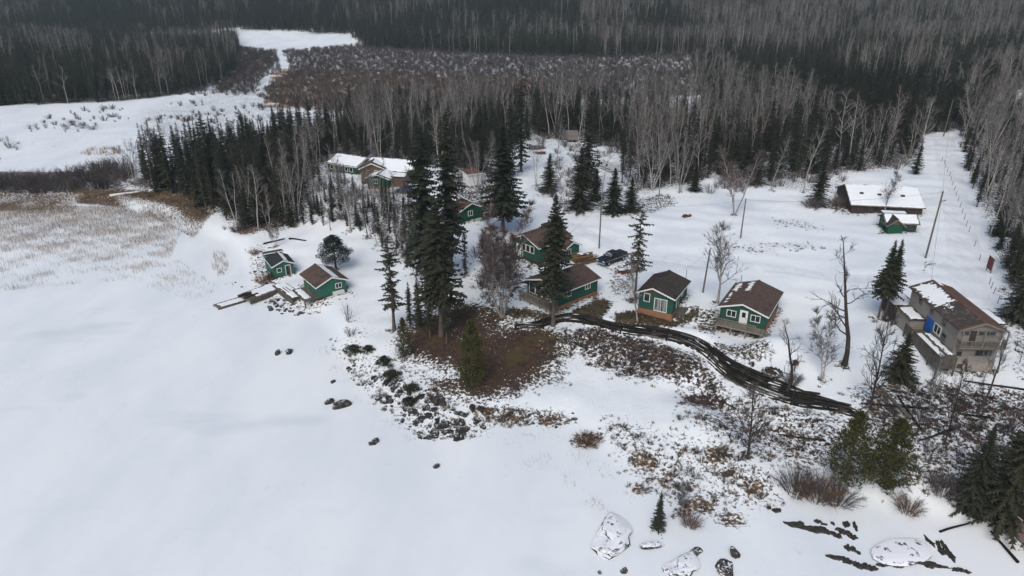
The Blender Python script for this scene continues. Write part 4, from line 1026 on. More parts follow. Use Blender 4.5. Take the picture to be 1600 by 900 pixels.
def bare(seed, H=14.0, stems=1, lean=0.0, f0=0.32, nbr=18, ang=0.65, sub=4, tw=5, twl=0.9, tww=0.03, twig_mat='grey_twigs', bark='birch_bark', r0=0.12, crook=0.25, spread=0.30, rl=0.33):
    rg = np.random.default_rng(seed); T = Geo(); C_ = Geo(); W = Geo()
    def walk(p, d, L, n, wob, lift=0.0):
        pts = [p]; d = d / np.linalg.norm(d)
        for i in range(n):
            d = d + rg.normal(size=3) * wob + np.array([0, 0, lift]); d /= np.linalg.norm(d)
            pts.append(pts[-1] + d * (L / n))
        return pts
    def at(pts, t):
        x = t * (len(pts) - 1); i = min(int(x), len(pts) - 2); f = x - i
        return pts[i] * (1 - f) + pts[i + 1] * f, (pts[i + 1] - pts[i]) / (np.linalg.norm(pts[i + 1] - pts[i]) + 1e-9)
    def side(d, a):
        q = rg.normal(size=3); q -= d * (q @ d); q /= np.linalg.norm(q)
        return d * math.cos(a) + q * math.sin(a)
    def twigs(pts, n, L):
        for i in range(n):
            p, d = at(pts, rg.uniform(0.25, 1.0))
            e = side(d, rg.uniform(0.25, 0.85)); e[2] += 0.18; e /= np.linalg.norm(e)
            l = L * rg.uniform(0.5, 1.25); s_ = np.cross(e, rg.normal(size=3)); s_ /= np.linalg.norm(s_) + 1e-9
            W.tri(p - s_ * tww / 2, p + s_ * tww / 2, p + e * l)
            m = p + e * l * 0.5; e2 = side(e, 0.6)
            W.tri(m - s_ * tww * .4, m + s_ * tww * .4, m + e2 * l * 0.55)
    a0 = rg.uniform(0, 6.28)
    for s in range(stems):
        az = a0 + s * 6.283 / max(stems, 1) + rg.normal(0, 0.3)
        tilt = (lean if stems == 1 else spread * rg.uniform(0.5, 1.2))
        d0 = np.array([math.cos(az) * tilt, math.sin(az) * tilt, 1.0]) if stems > 1 else np.array([lean, 0, 1.0])
        h = H * (1.0 if s == 0 else rg.uniform(0.72, 0.98))
        tr = walk(np.array([0, 0, -0.15]) + np.array([math.cos(az), math.sin(az), 0]) * (0.12 if stems > 1 else 0), d0, h, 8, 0.028 + crook * 0.1, 0.02)
        zz = tr[-1][2]; tr = [np.array([p[0], p[1], (p[2] + .15) * (h / (zz + .15)) - .15]) for p in tr]
        rr = r0 * (1 if stems == 1 else 0.72)
        T.tube(tr, [rr * (1.2 if i == 0 else 1) * (1 - 0.88 * i / 8) + 0.008 for i in range(9)], 5)
        nb_ = max(5, int(nbr / stems ** 0.6))
        for b in range(nb_):
            f = f0 + (0.97 - f0) * (b + rg.random()) / nb_
            p, d = at(tr, f)
            L = H * rl * (1.06 - f) ** 0.8 * rg.uniform(0.65, 1.2) * (0.8 if stems > 1 else 1)
            br = walk(p, side(d, ang * rg.uniform(0.75, 1.25)), L, 4, crook * 0.45, 0.10)
            r = rr * (1 - f) * 0.46 + 0.019
            C_.tube(br, [r, r * .75, r * .55, r * .4, r * .2], 3)
            twigs(br, tw, twl)
            for q in range(sub):
                p2, d2 = at(br, rg.uniform(0.25, 0.95))
                sb = walk(p2, side(d2, rg.uniform(0.45, 0.9)), L * rg.uniform(0.28, 0.5), 2, crook * 0.5, 0.10)
                C_.tube(sb, [r * .45, r * .3, r * .1], 3)
                twigs(sb, tw, twl * 0.9)
    return T.mesh('bare_trunk', bark), (C_, W, twig_mat, bark)

def crown_mesh(pack, branch_mat=None):
    C_, W, tm, bark = pack
    V = np.array(C_.V + W.V); n = len(C_.V)
    F = np.array(C_.T + [(a + n, b + n, c + n) for a, b, c in W.T])
    mi = np.concatenate([np.zeros(len(C_.T), int), np.ones(len(W.T), int)])
    return mesh_np('bare_crown', V, [F], [branch_mat or bark, tm], mi)

def joined(name, ms):
    """one mesh out of a trunk and a crown, for the far woods"""
    V = []; F = []; MI = []; mats = []; n = 0
    for me in ms:
        v = np.empty(len(me.vertices) * 3, np.float32); me.vertices.foreach_get('co', v)
        f = np.empty(len(me.loops), np.int32); me.loops.foreach_get('vertex_index', f)
        mi = np.empty(len(me.polygons), np.int32); me.polygons.foreach_get('material_index', mi)
        V.append(v.reshape(-1, 3)); F.append(f.reshape(-1, 3) + n); MI.append(mi + len(mats)); n += len(me.vertices)
        mats += list(me.materials)
    return mesh_np(name, np.vstack(V), [np.vstack(F)], mats, np.concatenate(MI))

# kinds, each 14 m tall (shrubs 2 m) before they are sized
SPRUCE = []
for sd, R, z0, st, nb, gp, dr, pw, cl in ((1, 1.9, .06, .40, 7, .08, .40, .85, .0), (2, 1.5, .08, .38, 6, .12, .45, .75, .15), (3, 2.2, .05, .44, 7, .06, .35, .9, .0),
                                          (4, 1.25, .12, .36, 6, .15, .50, .6, .3), (5, 1.7, .16, .42, 6, .18, .40, .8, .1)):
    SPRUCE.append((trunk_mesh('spruce_trunk', 14, .17, 'spruce_bark', seed=sd), conifer(sd, 14, R, z0, st, nb, 4, pw, gap=gp, droop=dr, col=cl)))
DENSE = (trunk_mesh('spruce_trunk', 14, .20, 'spruce_bark', seed=11), conifer(11, 14, 1.75, .17, .27, 8, 6, .7, gap=.20, droop=.6, col=.25, wide=.25))
TALLBARE = (trunk_mesh('spruce_trunk', 14, .20, 'spruce_bark', seed=12), conifer(12, 14, 1.9, .26, .27, 8, 6, .75, gap=.20, droop=.6, col=.25, wide=.25))
SPARSE = (trunk_mesh('spruce_trunk', 14, .19, 'spruce_bark', seed=13), conifer(13, 14, 2.0, .24, .50, 5, 5, .6, gap=.30, droop=.30, col=.35, wide=.30))
SPARSE2 = (trunk_mesh('spruce_trunk', 14, .19, 'spruce_bark', seed=14), conifer(14, 14, 2.2, .33, .55, 5, 5, .5, gap=.28, droop=.40, col=.45, wide=.28))
CONE = (trunk_mesh('spruce_trunk', 14, .17, 'spruce_bark', seed=15), conifer(15, 14, 2.6, .20, .28, 9, 6, 1.0, gap=.06, droop=.50, wide=.26))
BUSHY = (trunk_mesh('spruce_trunk', 14, .2, 'spruce_bark', seed=16), conifer(16, 14, 4.4, .03, .45, 11, 7, .8, gap=.06, droop=.30, wide=.2))
TWIN = (trunk_mesh('spruce_trunk', 14, .19, 'spruce_bark', seed=22), conifer(22, 14, 2.7, .33, .26, 9, 6, .95, gap=.08, droop=.50, wide=.26))
WIDESPRUCE = (trunk_mesh('spruce_trunk', 14, .26, 'spruce_bark', seed=21), conifer(21, 14, 4.3, .02, .36, 13, 9, .8, gap=.12, droop=.42, wide=.13))
CEDAR = (trunk_mesh('cedar_trunk', 14, .25, 'spruce_bark', seed=17), puffy(17, 14, 3.6, 'cedar_leaves', 110, 66, .04, 1.15, .62))
CEDAR2 = (trunk_mesh('cedar_trunk', 14, .25, 'spruce_bark', seed=18), puffy(18, 14, 4.2, 'cedar_leaves', 110, 64, .06, 1.25, .75))
PINE = (trunk_mesh('pine_trunk', 14, .5, 'dark_bark', seed=19, top=.85), puffy(19, 14, 6.3, 'pine_needles', 84, 200, .24, 2.2, .42))
FARSPRUCE = [joined('far_spruce', (trunk_mesh('t', 14, .17, 'spruce_bark', seed=s_, k=3), conifer(20 + s_, 14, R, .08, .62, 5, 3, pw, gap=.1, droop=.45, wide=.42, dense=0, col=cl)))
             for s_, R, pw, cl in ((1, 1.8, .85, 0), (2, 1.5, .7, .15), (3, 2.1, .9, 0), (4, 1.3, .6, .3))]
BIRCH = []
for sd, kw in ((31, dict(nbr=16)), (32, dict(nbr=16, f0=.40, rl=.36)), (33, dict(nbr=13, f0=.45, rl=.40, ang=.5)), (34, dict(stems=2, nbr=20, spread=.2)),
               (35, dict(nbr=20, twig_mat='purple_twigs', f0=.3, ang=.5)), (36, dict(nbr=18, twig_mat='purple_twigs', lean=.12, f0=.42)), (37, dict(nbr=18, bark='dark_bark', f0=.35)),
               (38, dict(stems=4, nbr=40, spread=.26, rl=.24, f0=.4)), (39, dict(stems=3, nbr=34, spread=.2, rl=.25, twig_mat='purple_twigs'))):
    tk, pk = bare(sd, 14, **{**dict(tw=3, sub=5, ang=.66, rl=.40, tww=.028), **kw}); BIRCH.append((tk, crown_mesh(pk)))
FARBIRCH = []
for sd, kw in ((41, {}), (42, dict(f0=.42, rl=.36)), (43, dict(twig_mat='purple_twigs')), (44, dict(f0=.5, ang=.5)), (45, dict(f0=.38, twig_mat='purple_twigs', bark='dark_bark'))):
    tk, pk = bare(sd, 14, **{**dict(nbr=11, sub=3, tw=3, twl=1.2, tww=.042, rl=.42, ang=.66, f0=.36), **kw}); FARBIRCH.append(joined('far_birch', (tk, crown_mesh(pk))))

def shrub(seed, n=26, H=2.0, R=1.3, tw=5, w=0.03, mat='shrub_twigs', up=0.5):
    rg = np.random.default_rng(seed); g = Geo()
    for i in range(n):
        az = rg.uniform(0, 6.28); rr = R * rg.random() ** 0.6
        b = np.array([math.cos(az) * rr * .4, math.sin(az) * rr * .4, -0.05])
        e = np.array([math.cos(az) * rr, math.sin(az) * rr, H * rg.uniform(.55, 1.05) * (1 - .35 * (rr / R) ** 2)])
        m = (b + e) / 2 + np.array([0, 0, .15 * H])
        g.tube([b, m, e], [w * .8, w * .6, w * .2], 3)
        for q in range(tw):
            t_ = rg.uniform(.35, 1); p = b * (1 - t_) ** 2 + m * 2 * t_ * (1 - t_) + e * t_ ** 2
            d = rg.normal(size=3) * .6 + np.array([math.cos(az) * .5, math.sin(az) * .5, .8]); d /= np.linalg.norm(d)
            s_ = np.cross(d, rg.normal(size=3)); s_ /= np.linalg.norm(s_); l = H * rg.uniform(.15, .38)
            g.tri(p - s_ * w / 2, p + s_ * w / 2, p + d * l)
    return g.mesh('shrub_stems', mat)
SHRUB = [shrub(51), shrub(52, 34, R=1.7), shrub(53, 22, mat='purple_twigs'), shrub(54, 30, mat='rust_twigs', R=1.5)]
FARSHRUB = [shrub(55, 20, tw=5, w=.06), shrub(56, 24, tw=5, w=.06, R=1.8), shrub(57, 20, tw=5, w=.06, mat='purple_twigs'), shrub(58, 18, tw=5, w=.06, mat='rust_twigs', H=1.5)]

def height_to(base, top_y):
    """how tall a trunk on this spot is when its tip shows at that row of the photo"""
    lo, hi = 0.1, 45.0
    for _ in range(40):
        m = (lo + hi) / 2
        if proj(base + np.array([0, 0, m]))[1] > top_y: lo = m
        else: hi = m
    return lo

COUNT = {'spruce_tree': 0, 'birch_tree': 0}
TAKEN = []
_trg = random.Random(77)
def tree(name, cat, kind, pos, h, wide, label, group=None, rz=None, trunk='trunk', base_h=14.0):
    r = empty(name, pos, _trg.uniform(0, 6.28) if rz is None else rz, (h / base_h * wide, h / base_h * wide, h / base_h))
    tag(r, label, cat, group)
    put('trunk', kind[0], r); put('crown', kind[1], r)
    if name in COUNT: COUNT[name] += 1
    return r

def hand(name, cat, kind, bx, by, ty, wide, label, group=None, rz=None):
    p = ground(bx, by); h = height_to(p, ty)
    TAKEN.append((p[0], p[1], 1.2))
    return tree(name, cat, kind, p, h, wide, label, group, rz)

S_ = 'spruce_tree'
# the clump on the needle bed and the big spruces among the cabins
hand(S_, 'tree', TALLBARE, 690, 524, 313, 1.4, 'tallest dark spruce of the clump on the brown needle bed')
hand(S_, 'tree', DENSE, 668, 455, 192, 1.2, 'very tall dark spruce rising behind the needle bed clump')
hand(S_, 'tree', DENSE, 705, 428, 172, .98, 'very tall spruce beside the red-brown roofed green cabin')
hand(S_, 'tree', CONE, 786, 362, 193, 1.5, 'broad tall spruce behind the bare birch clump, left of the cross-gabled cabin')
hand(S_, 'tree', SPRUCE[1], 814, 268, 98, .95, 'tallest narrow spruce above the junk clearing')
hand(S_, 'tree', SPRUCE[0], 797, 276, 145, .95, 'shorter spruce leaning on the tallest narrow spruce of the clearing')
hand(S_, 'tree', SPRUCE[0], 917, 293, 142, 1.3, 'tall spruce standing just left of the camper trailer')
hand(S_, 'tree', WIDESPRUCE, 906, 328, 230, 1.05, 'dense low spruce in front of the tall one beside the camper')
hand(S_, 'tree', SPRUCE[4], 972, 285, 186, .9, 'slim spruce standing just right of the camper trailer')
hand(S_, 'tree', WIDESPRUCE, 958, 333, 262, 1.15, 'dark bushy spruce at the clearing edge below the camper')
hand(S_, 'tree', WIDESPRUCE, 985, 331, 276, 1.1, 'smaller bushy spruce on the clearing edge beside brown litter')
hand(S_, 'tree', TALLBARE, 864, 508, 304, 1.2, 'tall spruce with bare lower trunk in front of the porch cabin')
hand(S_, 'tree', SPARSE2, 992, 468, 318, 1.0, 'open thin-branched spruce between pickup truck and dark-roofed cabin')
hand(S_, 'tree', SPARSE, 616, 516, 366, 1.25, 'sparse narrow spruce left of the needle bed clump')
hand(S_, 'tree', SPRUCE[1], 655, 512, 428, 1.15, 'slim young spruce on the left side of the needle bed clump')
hand(S_, 'tree', SPRUCE[3], 641, 510, 440, 1.1, 'slimmer young spruce next to the sparse narrow one')
hand(S_, 'tree', SPRUCE[4], 672, 528, 420, .9, 'young spruce pressed against the tallest of the needle bed clump')
hand(S_, 'tree', SPRUCE[4], 698, 536, 396, .75, 'thin-trunked spruce in front of the tallest of the clump')
hand(S_, 'tree', SPRUCE[3], 727, 430, 352, .9, 'small spruce on the bank below the red-brown roofed cabin')
hand('pine_tree', 'tree', PINE, 525, 421, 369, 1.05, 'round-crowned dark pine behind the boathouse')
hand(S_, 'tree', TWIN, 1372, 497, 374, .95, 'left stem of the twin spruces in the clearing by the road', rz=0.4)
hand(S_, 'tree', TWIN, 1382, 497, 373, .95, 'right stem of the twin spruces in the clearing by the road', rz=2.4)
hand(S_, 'tree', BUSHY, 1028, 826, 768, .62, 'lone little spruce on the snowy shore')
hand('cedar_tree', 'cedar', CEDAR2, 1321, 752, 642, 1.0, 'olive cedar on the bank right below the end of the log wall')
hand('cedar_tree', 'cedar', CEDAR, 1384, 757, 654, 1.15, 'broader olive cedar on the bank right of the other')
hand('cedar_tree', 'cedar', CEDAR, 737, 602, 500, .85, 'olive cedar standing alone at the lower edge of the needle bed')
hand('cedar_tree', 'cedar', CEDAR, 632, 556, 496, .75, 'small olive cedar at the left corner of the needle bed')
hand(S_, 'tree', WIDESPRUCE, 1572, 812, 612, .95, 'big dark spruce at the shore by the pink wall')
hand(S_, 'tree', WIDESPRUCE, 1514, 792, 664, .85, 'dark spruce next to the big one on the shore')
hand(S_, 'tree', WIDESPRUCE, 1608, 780, 600, .9, 'dark spruce at the picture edge behind the pink wall')
hand(S_, 'tree', WIDESPRUCE, 1404, 592, 520, 1.25, 'grey-green young spruce below the snowy side deck')
hand(S_, 'tree', WIDESPRUCE, 1277, 320, 248, .95, 'bushy spruce left of the long snow-roofed building')
hand(S_, 'tree', SPRUCE[2], 1430, 272, 218, 1.5, 'snow-dusted spruce at the left edge of the road')
hand(S_, 'tree', WIDESPRUCE, 1590, 502, 380, .9, 'dark spruce by the fence right of the grey house')
hand(S_, 'tree', WIDESPRUCE, 1562, 368, 296, .9, 'dark spruce leaning over the fence along the road')
hand(S_, 'tree', SPRUCE[2], 1578, 330, 235, 1.1, 'tall olive spruce among bare birches right of the road')

B_ = 'birch_tree'
def near_bare(seed, **kw):
    tk, pk = bare(seed, 14, **{**dict(tw=7, sub=5, nbr=22), **kw}); return tk, crown_mesh(pk)
CLUMP = near_bare(61, stems=5, spread=.24, nbr=60, rl=.22, f0=.35, twig_mat='purple_twigs', r0=.16, tww=.04)
ROUND = near_bare(62, nbr=30, f0=.25, rl=.42, ang=.7, r0=.2, tww=.045)
GNARL = near_bare(63, nbr=13, f0=.25, rl=.40, ang=.95, crook=.6, bark='dark_bark', twig_mat='shrub_twigs', r0=.30, sub=5, tw=5, twl=.7, tww=.04)
FINE = near_bare(64, stems=2, spread=.10, nbr=36, f0=.15, rl=.34, ang=.85, r0=.14, tww=.05, tw=8)
DARK = near_bare(65, nbr=34, f0=.12, rl=.42, ang=1.1, bark='dark_bark', twig_mat='shrub_twigs', r0=.26, tww=.06, crook=.3)
PALE = near_bare(66, nbr=20, f0=.22, rl=.36, ang=.7, lean=-.10, r0=.2, crook=.4, tww=.05)
FAN = near_bare(67, stems=3, spread=.3, nbr=44, rl=.30, f0=.3, twig_mat='purple_twigs', r0=.2, tww=.05)
hand(B_, 'tree', CLUMP, 785, 495, 330, 1.2, 'many-stemmed white birch clump with reddish twigs below the cross-gabled cabin')
hand(B_, 'tree', CLUMP, 768, 452, 326, 1.15, 'reddish twiggy birch clump close behind the white-stemmed clump')
hand(B_, 'tree', ROUND, 1121, 474, 350, 1.1, 'round bare birch standing between the two right-hand green cabins')
hand(B_, 'tree', GNARL, 1320, 570, 390, 1.0, 'tall crooked dark bare tree in the snowy yard', rz=1.0)
hand(B_, 'tree', DARK, 1360, 640, 482, .55, 'thin bare tree leaning over the logs below the yard')
hand(B_, 'tree', FINE, 1284, 592, 480, 1.05, 'fine twin-stemmed bare birch behind the log wall')
hand(B_, 'tree', DARK, 1169, 713, 598, .95, 'dark leafless tree on the mottled bank near the shore')
hand(B_, 'tree', PALE, 996, 503, 398, 1.0, 'pale leaning birch at the corner of the dark-roofed cabin', rz=0.0)
hand(B_, 'tree', FAN, 1147, 336, 230, 1.0, 'fan-shaped bare tree alone at the top edge of the clearing')
hand(B_, 'tree', GNARL, 1230, 612, 496, 1.05, 'gnarled bare tree growing at the log wall beside the fire pit', rz=2.5)
hand(B_, 'tree', BIRCH[7], 884, 330, 252, 1.2, 'white many-stemmed birch behind the cross-gabled cabin')
hand(B_, 'tree', ROUND, 1381, 334, 268, 1.1, 'pale round birch in front of the long snow-roofed building')
hand(B_, 'tree', DARK, 1476, 694, 560, .45, 'thin dark bare tree on the bank below the grey house')
hand(B_, 'tree', near_bare(68, nbr=12, lean=.38, f0=.5, bark='dark_bark', r0=.28), 1526, 646, 540, .9, 'thick dark trunk leaning right below the grey house', rz=0.3)
hand(B_, 'tree', FAN, 431, 385, 350, 1.1, 'small bare tree behind the little hut by the shore')
hand(B_, 'tree', ROUND, 1563, 385, 288, .8, 'white-limbed birch over the fence right of the road')
hand(B_, 'tree', FINE, 1066, 800, 752, 1.0, 'thin bare sapling on the shore beside a brown bush')
hand(B_, 'tree', ROUND, 548, 360, 262, 1.15, 'spreading bare tree on the slope below the lodge')
hand(B_, 'tree', BIRCH[6], 574, 372, 280, 1.0, 'dark bare trunk on the slope below the lodge gable')
hand(B_, 'tree', BIRCH[2], 606, 358, 290, .9, 'thin bare birch on the slope below the blue tarp')
hand(B_, 'tree', BIRCH[7], 465, 338, 205, .9, 'white-stemmed birch clump at the right end of the wooded point')
hand(B_, 'tree', BIRCH[8], 448, 348, 215, .95, 'leaning white birches in front of the wooded point')
hand(B_, 'tree', PALE, 1535, 600, 505, .7, 'pale birch growing in front of the grey house corner')
hand(B_, 'tree', FINE, 1452, 640, 545, .6, 'spindly grey sapling below the snowy side deck')

for q, (bx, by, ty, w_, kd, lb) in enumerate(((1030, 306, 190, .9, 0, 'bare birch at the clearing edge above the bushy spruces'), (1062, 300, 200, .9, 7, 'white four-stemmed birch at the clearing edge left of the fan-shaped tree'),
        (940, 318, 232, .9, 2, 'thin birch growing below the camper'), (838, 290, 205, 1.0, 3, 'two-stemmed birch left of the snowy track behind the cabins'), (870, 262, 175, .9, 0, 'tall grey birch in the middle of the junk clearing'), (902, 236, 150, 1.0, 2, 'bare birch in front of the box trailer'),
        (1205, 298, 210, 1.0, 1, 'bare birch left of the bushy spruce by the long building'), (1255, 300, 195, 1.0, 0, 'tall birch right behind the bushy spruce by the long building'), (586, 346, 268, 1.0, 4, 'reddish-twigged birch in front of the lodge'), (640, 340, 262, .9, 6, 'dark-barked bare tree in front of the lodge tarpaulin'), (536, 312, 225, 1.0, 1, 'bare birch in front of the long lodge cabin'), (746, 300, 205, 1.0, 7, 'white-stemmed birch just right of the white hut'))):
    hand(B_, 'tree', BIRCH[kd], bx, by, ty, w_, lb)
for bx, by, ty, w_, lb in ((930, 312, 262, 1.1, 'small dark spruce below the camper trailer'), (858, 300, 240, 1.1, 'small spruce behind the cross-gabled cabin'), (1085, 298, 255, 1.1, 'small spruce at the edge of the wood left of the fan-shaped tree'), (1180, 288, 232, 1.1, 'mid-sized spruce at the edge of the wood right of the fan-shaped tree'), (532, 318, 262, 1.0, 'dark spruce standing before the long lodge cabin'), (604, 320, 275, 1.0, 'young spruce in front of the lodge addition')):
    hand(S_, 'tree', WIDESPRUCE if w_ > 1.05 else SPRUCE[2], bx, by, ty, w_, lb)
# the woods
BLD = [(22.5, 95.4, 7), (34.4, 91.9, 8), (7.8, 99.3, 8), (6, 117, 9), (57.5, 82.7, 10), (-41.8, 117.9, 5), (-32, 110.5, 7), (-9.9, 138, 6), (71.8, 126, 6), (77, 142, 11),
       (-40, 163, 7), (-28, 155, 8), (-20, 153, 6), (-9, 150, 4), (22.7, 166, 5), (17, 202, 5), (21.5, 160, 4)]
def clump(x, y, s, k): return 0.5 + 0.5 * math.sin(x / s + 1.3 * math.sin(y / s * 0.7 + k) + k * 2.1) * math.cos(y / s * 0.9 - k + 0.8 * math.sin(x / s * 0.8))
def sample(poly, d, seed, jitter=0.48):
    rg = np.random.default_rng(seed); s = 1 / math.sqrt(d)
    lo, hi = poly.min(0), poly.max(0)
    x, y = np.meshgrid(np.arange(lo[0], hi[0], s), np.arange(lo[1], hi[1], s))
    P = np.column_stack([x.ravel(), y.ravel()]) + rg.uniform(-jitter, jitter, (x.size, 2)) * s
    P = P[in_poly(P, poly)]
    keep = np.ones(len(P), bool)
    for bx, by, r in BLD + TAKEN:
        keep &= np.hypot(P[:, 0] - bx, P[:, 1] - by) > r
    P = P[keep]; Z = hz(P[:, 0], P[:, 1])
    Q = np.column_stack([P, Z + 6]); w = (Q - CAMP) @ _f
    px, py = 800 + FPX * (Q[:, 0]) / w, 450 - FPX * ((Q - CAMP) @ _u) / w
    k = (w > 5) & (px > -170) & (px < 1770) & (py > -120)
    return np.column_stack([P, Z])[k]

FOREST = {'spruce': [], 'birch': []}
_fr = random.Random(4)
#            density  spruce share, height spruce, height birch, clump size, sharpness
RULES = {'spit': (.095, .86, (6, 17.5), (8, 15), 14), 'behind': (.085, .70, (5, 14.5), (8.5, 18), 13), 'east': (.068, .76, (6, 16), (9.5, 18), 17),
         'roadside': (.085, .60, (4, 11.5), (8, 16.5), 10), 'west': (.066, .82, (9, 17), (11, 16), 20), 'ridge': (.052, .74, (10, 18), (13, 19), 30),
         'slope': (.19, .60, (2.2, 7.5), (4, 10), 9)}
LANDMARKS = {k: [(n_, ground(*p_)) for n_, p_ in v] for k, v in {
 'spit': [('at the tip of the wooded point', (200, 288)), ('on the wooded point beside the reeds', (320, 325)), ('on the wooded point above the little hut', (430, 360)), ('on the wooded point beside the lodge', (490, 260)), ('at the back of the wooded point', (360, 255))],
 'behind': [('in the wood behind the lodge', (580, 225)), ('in the wood behind the white hut', (740, 235)), ('in the wood above the junk clearing', (860, 200)), ('in the wood right of the camper', (1000, 270)), ('in the wood left of the fan-shaped tree', (1090, 270)), ('in the wood below the brown marsh', (760, 180)), ('at the left end of the wood behind the lodge', (500, 215)), ('deep in the wood above the camper', (1030, 205))],
 'east': [('in the wood above the fan-shaped tree', (1140, 255)), ('in the wood left of the long building', (1240, 265)), ('in the wood behind the long building', (1370, 255)), ('in the wood at the far end of the road', (1470, 190)), ('in the middle of the wood beyond the clearing', (1250, 190)), ('deep in the wood right of the brown marsh', (1150, 150)), ('high in the wood above the road end', (1450, 130))],
 'roadside': [('right of the far end of the road', (1530, 210)), ('behind the middle of the road fence', (1560, 300)), ('behind the reddish notice board', (1600, 410)), ('at the edge right of the grey house', (1620, 500)), ('in the wood right of the road', (1640, 260))],
 'slope': [('on the brushy slope under the lodge', (620, 315)), ('on the slope under the long lodge cabin', (530, 305)), ('at the foot of the brushy slope', (580, 365)), ('on the slope left of the tall spruces', (660, 400))],
 'west': [('at the front of the far wood across the white marsh', (100, 160)), ('at the right end of the far wood across the white marsh', (340, 125)), ('inside the far wood across the white marsh', (150, 110))],
 'ridge': [('on the ridge beyond the brown marsh', (700, 50)), ('on the ridge beyond the snowy pond', (430, 40)), ('on the ridge above the east wood', (1300, 60))]}.items()}
REG_TXT = {'slope': 'the brushy slope below the lodge', 'spit': 'the wooded point beside the frozen marsh', 'behind': 'the wood behind the cabins', 'east': 'the wood beyond the clearing and road',
           'roadside': 'the wood right of the road fence', 'west': 'the far wood across the white marsh', 'ridge': 'the ridge beyond the brown marsh'}
for q, (rn, (dn, sh, hs, hb, cs)) in enumerate(RULES.items()):
    for x, y, z in sample(WP[rn], dn, 100 + q):
        c = clump(x, y, cs, q); c2 = clump(x, y, cs * 0.37, q + 3)
        p_s = min(1, max(0, sh + 0.6 * (c - 0.5) + 0.4 * (c2 - 0.5)))
        if rn == 'spit' and x > -62 and _fr.random() < .25: p_s = 0
        if rn == 'ridge': p_s += 0.25 * (x < 60) - 0.15 * (x > 150)
        if rn == 'east' and abs(x - 118) < 26 and y > 195: p_s += .4
        k = 'spruce' if _fr.random() < p_s else 'birch'
        lo, hi = hs if k == 'spruce' else hb
        h = _fr.triangular(lo, hi, lo * .5 + hi * .5) * (1 if _fr.random() > .12 else .62)
        FOREST[k].append((x, y, z, h, _fr.uniform(.85, 1.4), _fr.uniform(0, 6.28), rn, _fr.random()))
    # low growth under the trees
for k, name, cat, kinds, far, stuff_label in (('spruce', S_, 'tree', SPRUCE, FARSPRUCE, 'dark mass of spruces filling the woods and the far ridge'),
                                              ('birch', B_, 'tree', BIRCH, FARBIRCH, 'grey mass of bare birches filling the woods and the far ridge')):
    L = FOREST[k]
    def shown(t):
        v = np.array(t[:3]) - CAMP
        px, py = proj(np.array(t[:3]) + [0, 0, t[3] * .8])
        return t[3] / np.linalg.norm(v) * (1 if -10 < px < 1610 else .3)
    L.sort(key=shown, reverse=True)
    n = 298 - COUNT[name]
    for x, y, z, h, w, rz, rn, rv in L[:n]:
        i = int(rv * len(kinds)); nm_, pt_ = min(LANDMARKS[rn], key=lambda q: math.hypot(q[1][0] - x, q[1][1] - y))
        if k == 'spruce': txt = ('tall ' if h > 12.5 else ('small ' if h < 8.5 else 'mid-sized ')) + ('broad' if i in (0, 2) else ('slim' if i in (1, 3) else 'open')) + ' dark spruce ' + nm_
        else: txt = ('tall ' if h > 14.5 else 'lower ') + ('slender grey', 'high-crowned grey', 'upright grey', 'two-stemmed', 'reddish-twigged', 'leaning reddish', 'dark-barked', 'four-stemmed', 'three-stemmed reddish')[i] + ' bare birch ' + nm_
        kd = kinds[i]
        if k == 'spruce' and rn == 'slope' and rv > .3: kd = WIDESPRUCE; w *= 1.1; txt = ('low ' if h < 4 else 'taller ') + 'bushy spruce ' + nm_
        tree(name, cat, kd, (x, y, z), h, w, txt, k + ' trees of ' + REG_TXT[rn], rz)
    R_ = L[n:]
    mid = kinds_mid = [joined('mid_' + k, kk) for kk in kinds]
    protos = mid + far
    idx = [int(t[7] * len(mid)) if t[1] < 300 else len(mid) + int(t[7] * len(far)) for t in R_]
    scatter_stuff(k + '_forest', protos, [t[:3] for t in R_], [t[5] for t in R_], [(t[3] / 14 * t[4], t[3] / 14 * t[4], t[3] / 14) for t in R_], idx, stuff_label, 'forest')
    print('FOREST', k, len(L))
# ------------------------------------------------------------------ shrubs, reeds, tufts
_sr = random.Random(21)
# litter rings round trunks and walls, which also paint contact shade into the ground
for tx, ty, _q in TAKEN:
    lay(mott, sstep(1.5, .5, np.hypot(GP[:, 0] - tx, GP[:, 1] - ty)), .58)
for hw in HOUSES:
    lx = (GP[:, 0] - hw[0]) * math.cos(hw[2]) + (GP[:, 1] - hw[1]) * math.sin(hw[2]); ly = -(GP[:, 0] - hw[0]) * math.sin(hw[2]) + (GP[:, 1] - hw[1]) * math.cos(hw[2])
    lay(mott, sstep(1.6, .2, np.maximum(np.abs(lx) - hw[3], np.abs(ly) - hw[4])), .54)
gme.attributes['litter'].data.foreach_set('value', mott.astype(np.float32))
NBUSH = 0
def bush(me, px, py, h, wide, label, group=None, pos=None):
    global NBUSH
    p = ground(px, py) if pos is None else pos
    o = put('bush', me, None, p, (0, 0, _sr.uniform(0, 6.28)))
    o.scale = (wide, wide, h / 2.0); NBUSH += 1
    return tag(o, label, 'bush', group)
THICK = [shrub(61, 90, tw=9, R=1.9, w=.028), shrub(62, 90, tw=9, R=1.9, w=.028, mat='rust_twigs')]
JUNIPER = puffy(23, 2.0, 1.9, 'spruce_needles', 40, 26, .08, .45, .6)
bush(THICK[0], 1245, 770, 2.6, 1.5, 'big dark brown thicket on the shore, left end'); bush(THICK[1], 1278, 778, 2.6, 1.6, 'rust brown thicket on the shore, middle')
bush(THICK[0], 1308, 785, 2.2, 1.4, 'brown thicket on the shore, right end'); bush(THICK[1], 1418, 800, 1.7, 1.0, 'small rust bush on the snow right of the cedars')
bush(THICK[0], 1238, 600, 1.5, .85, 'dark red-brown bush just behind the log wall')
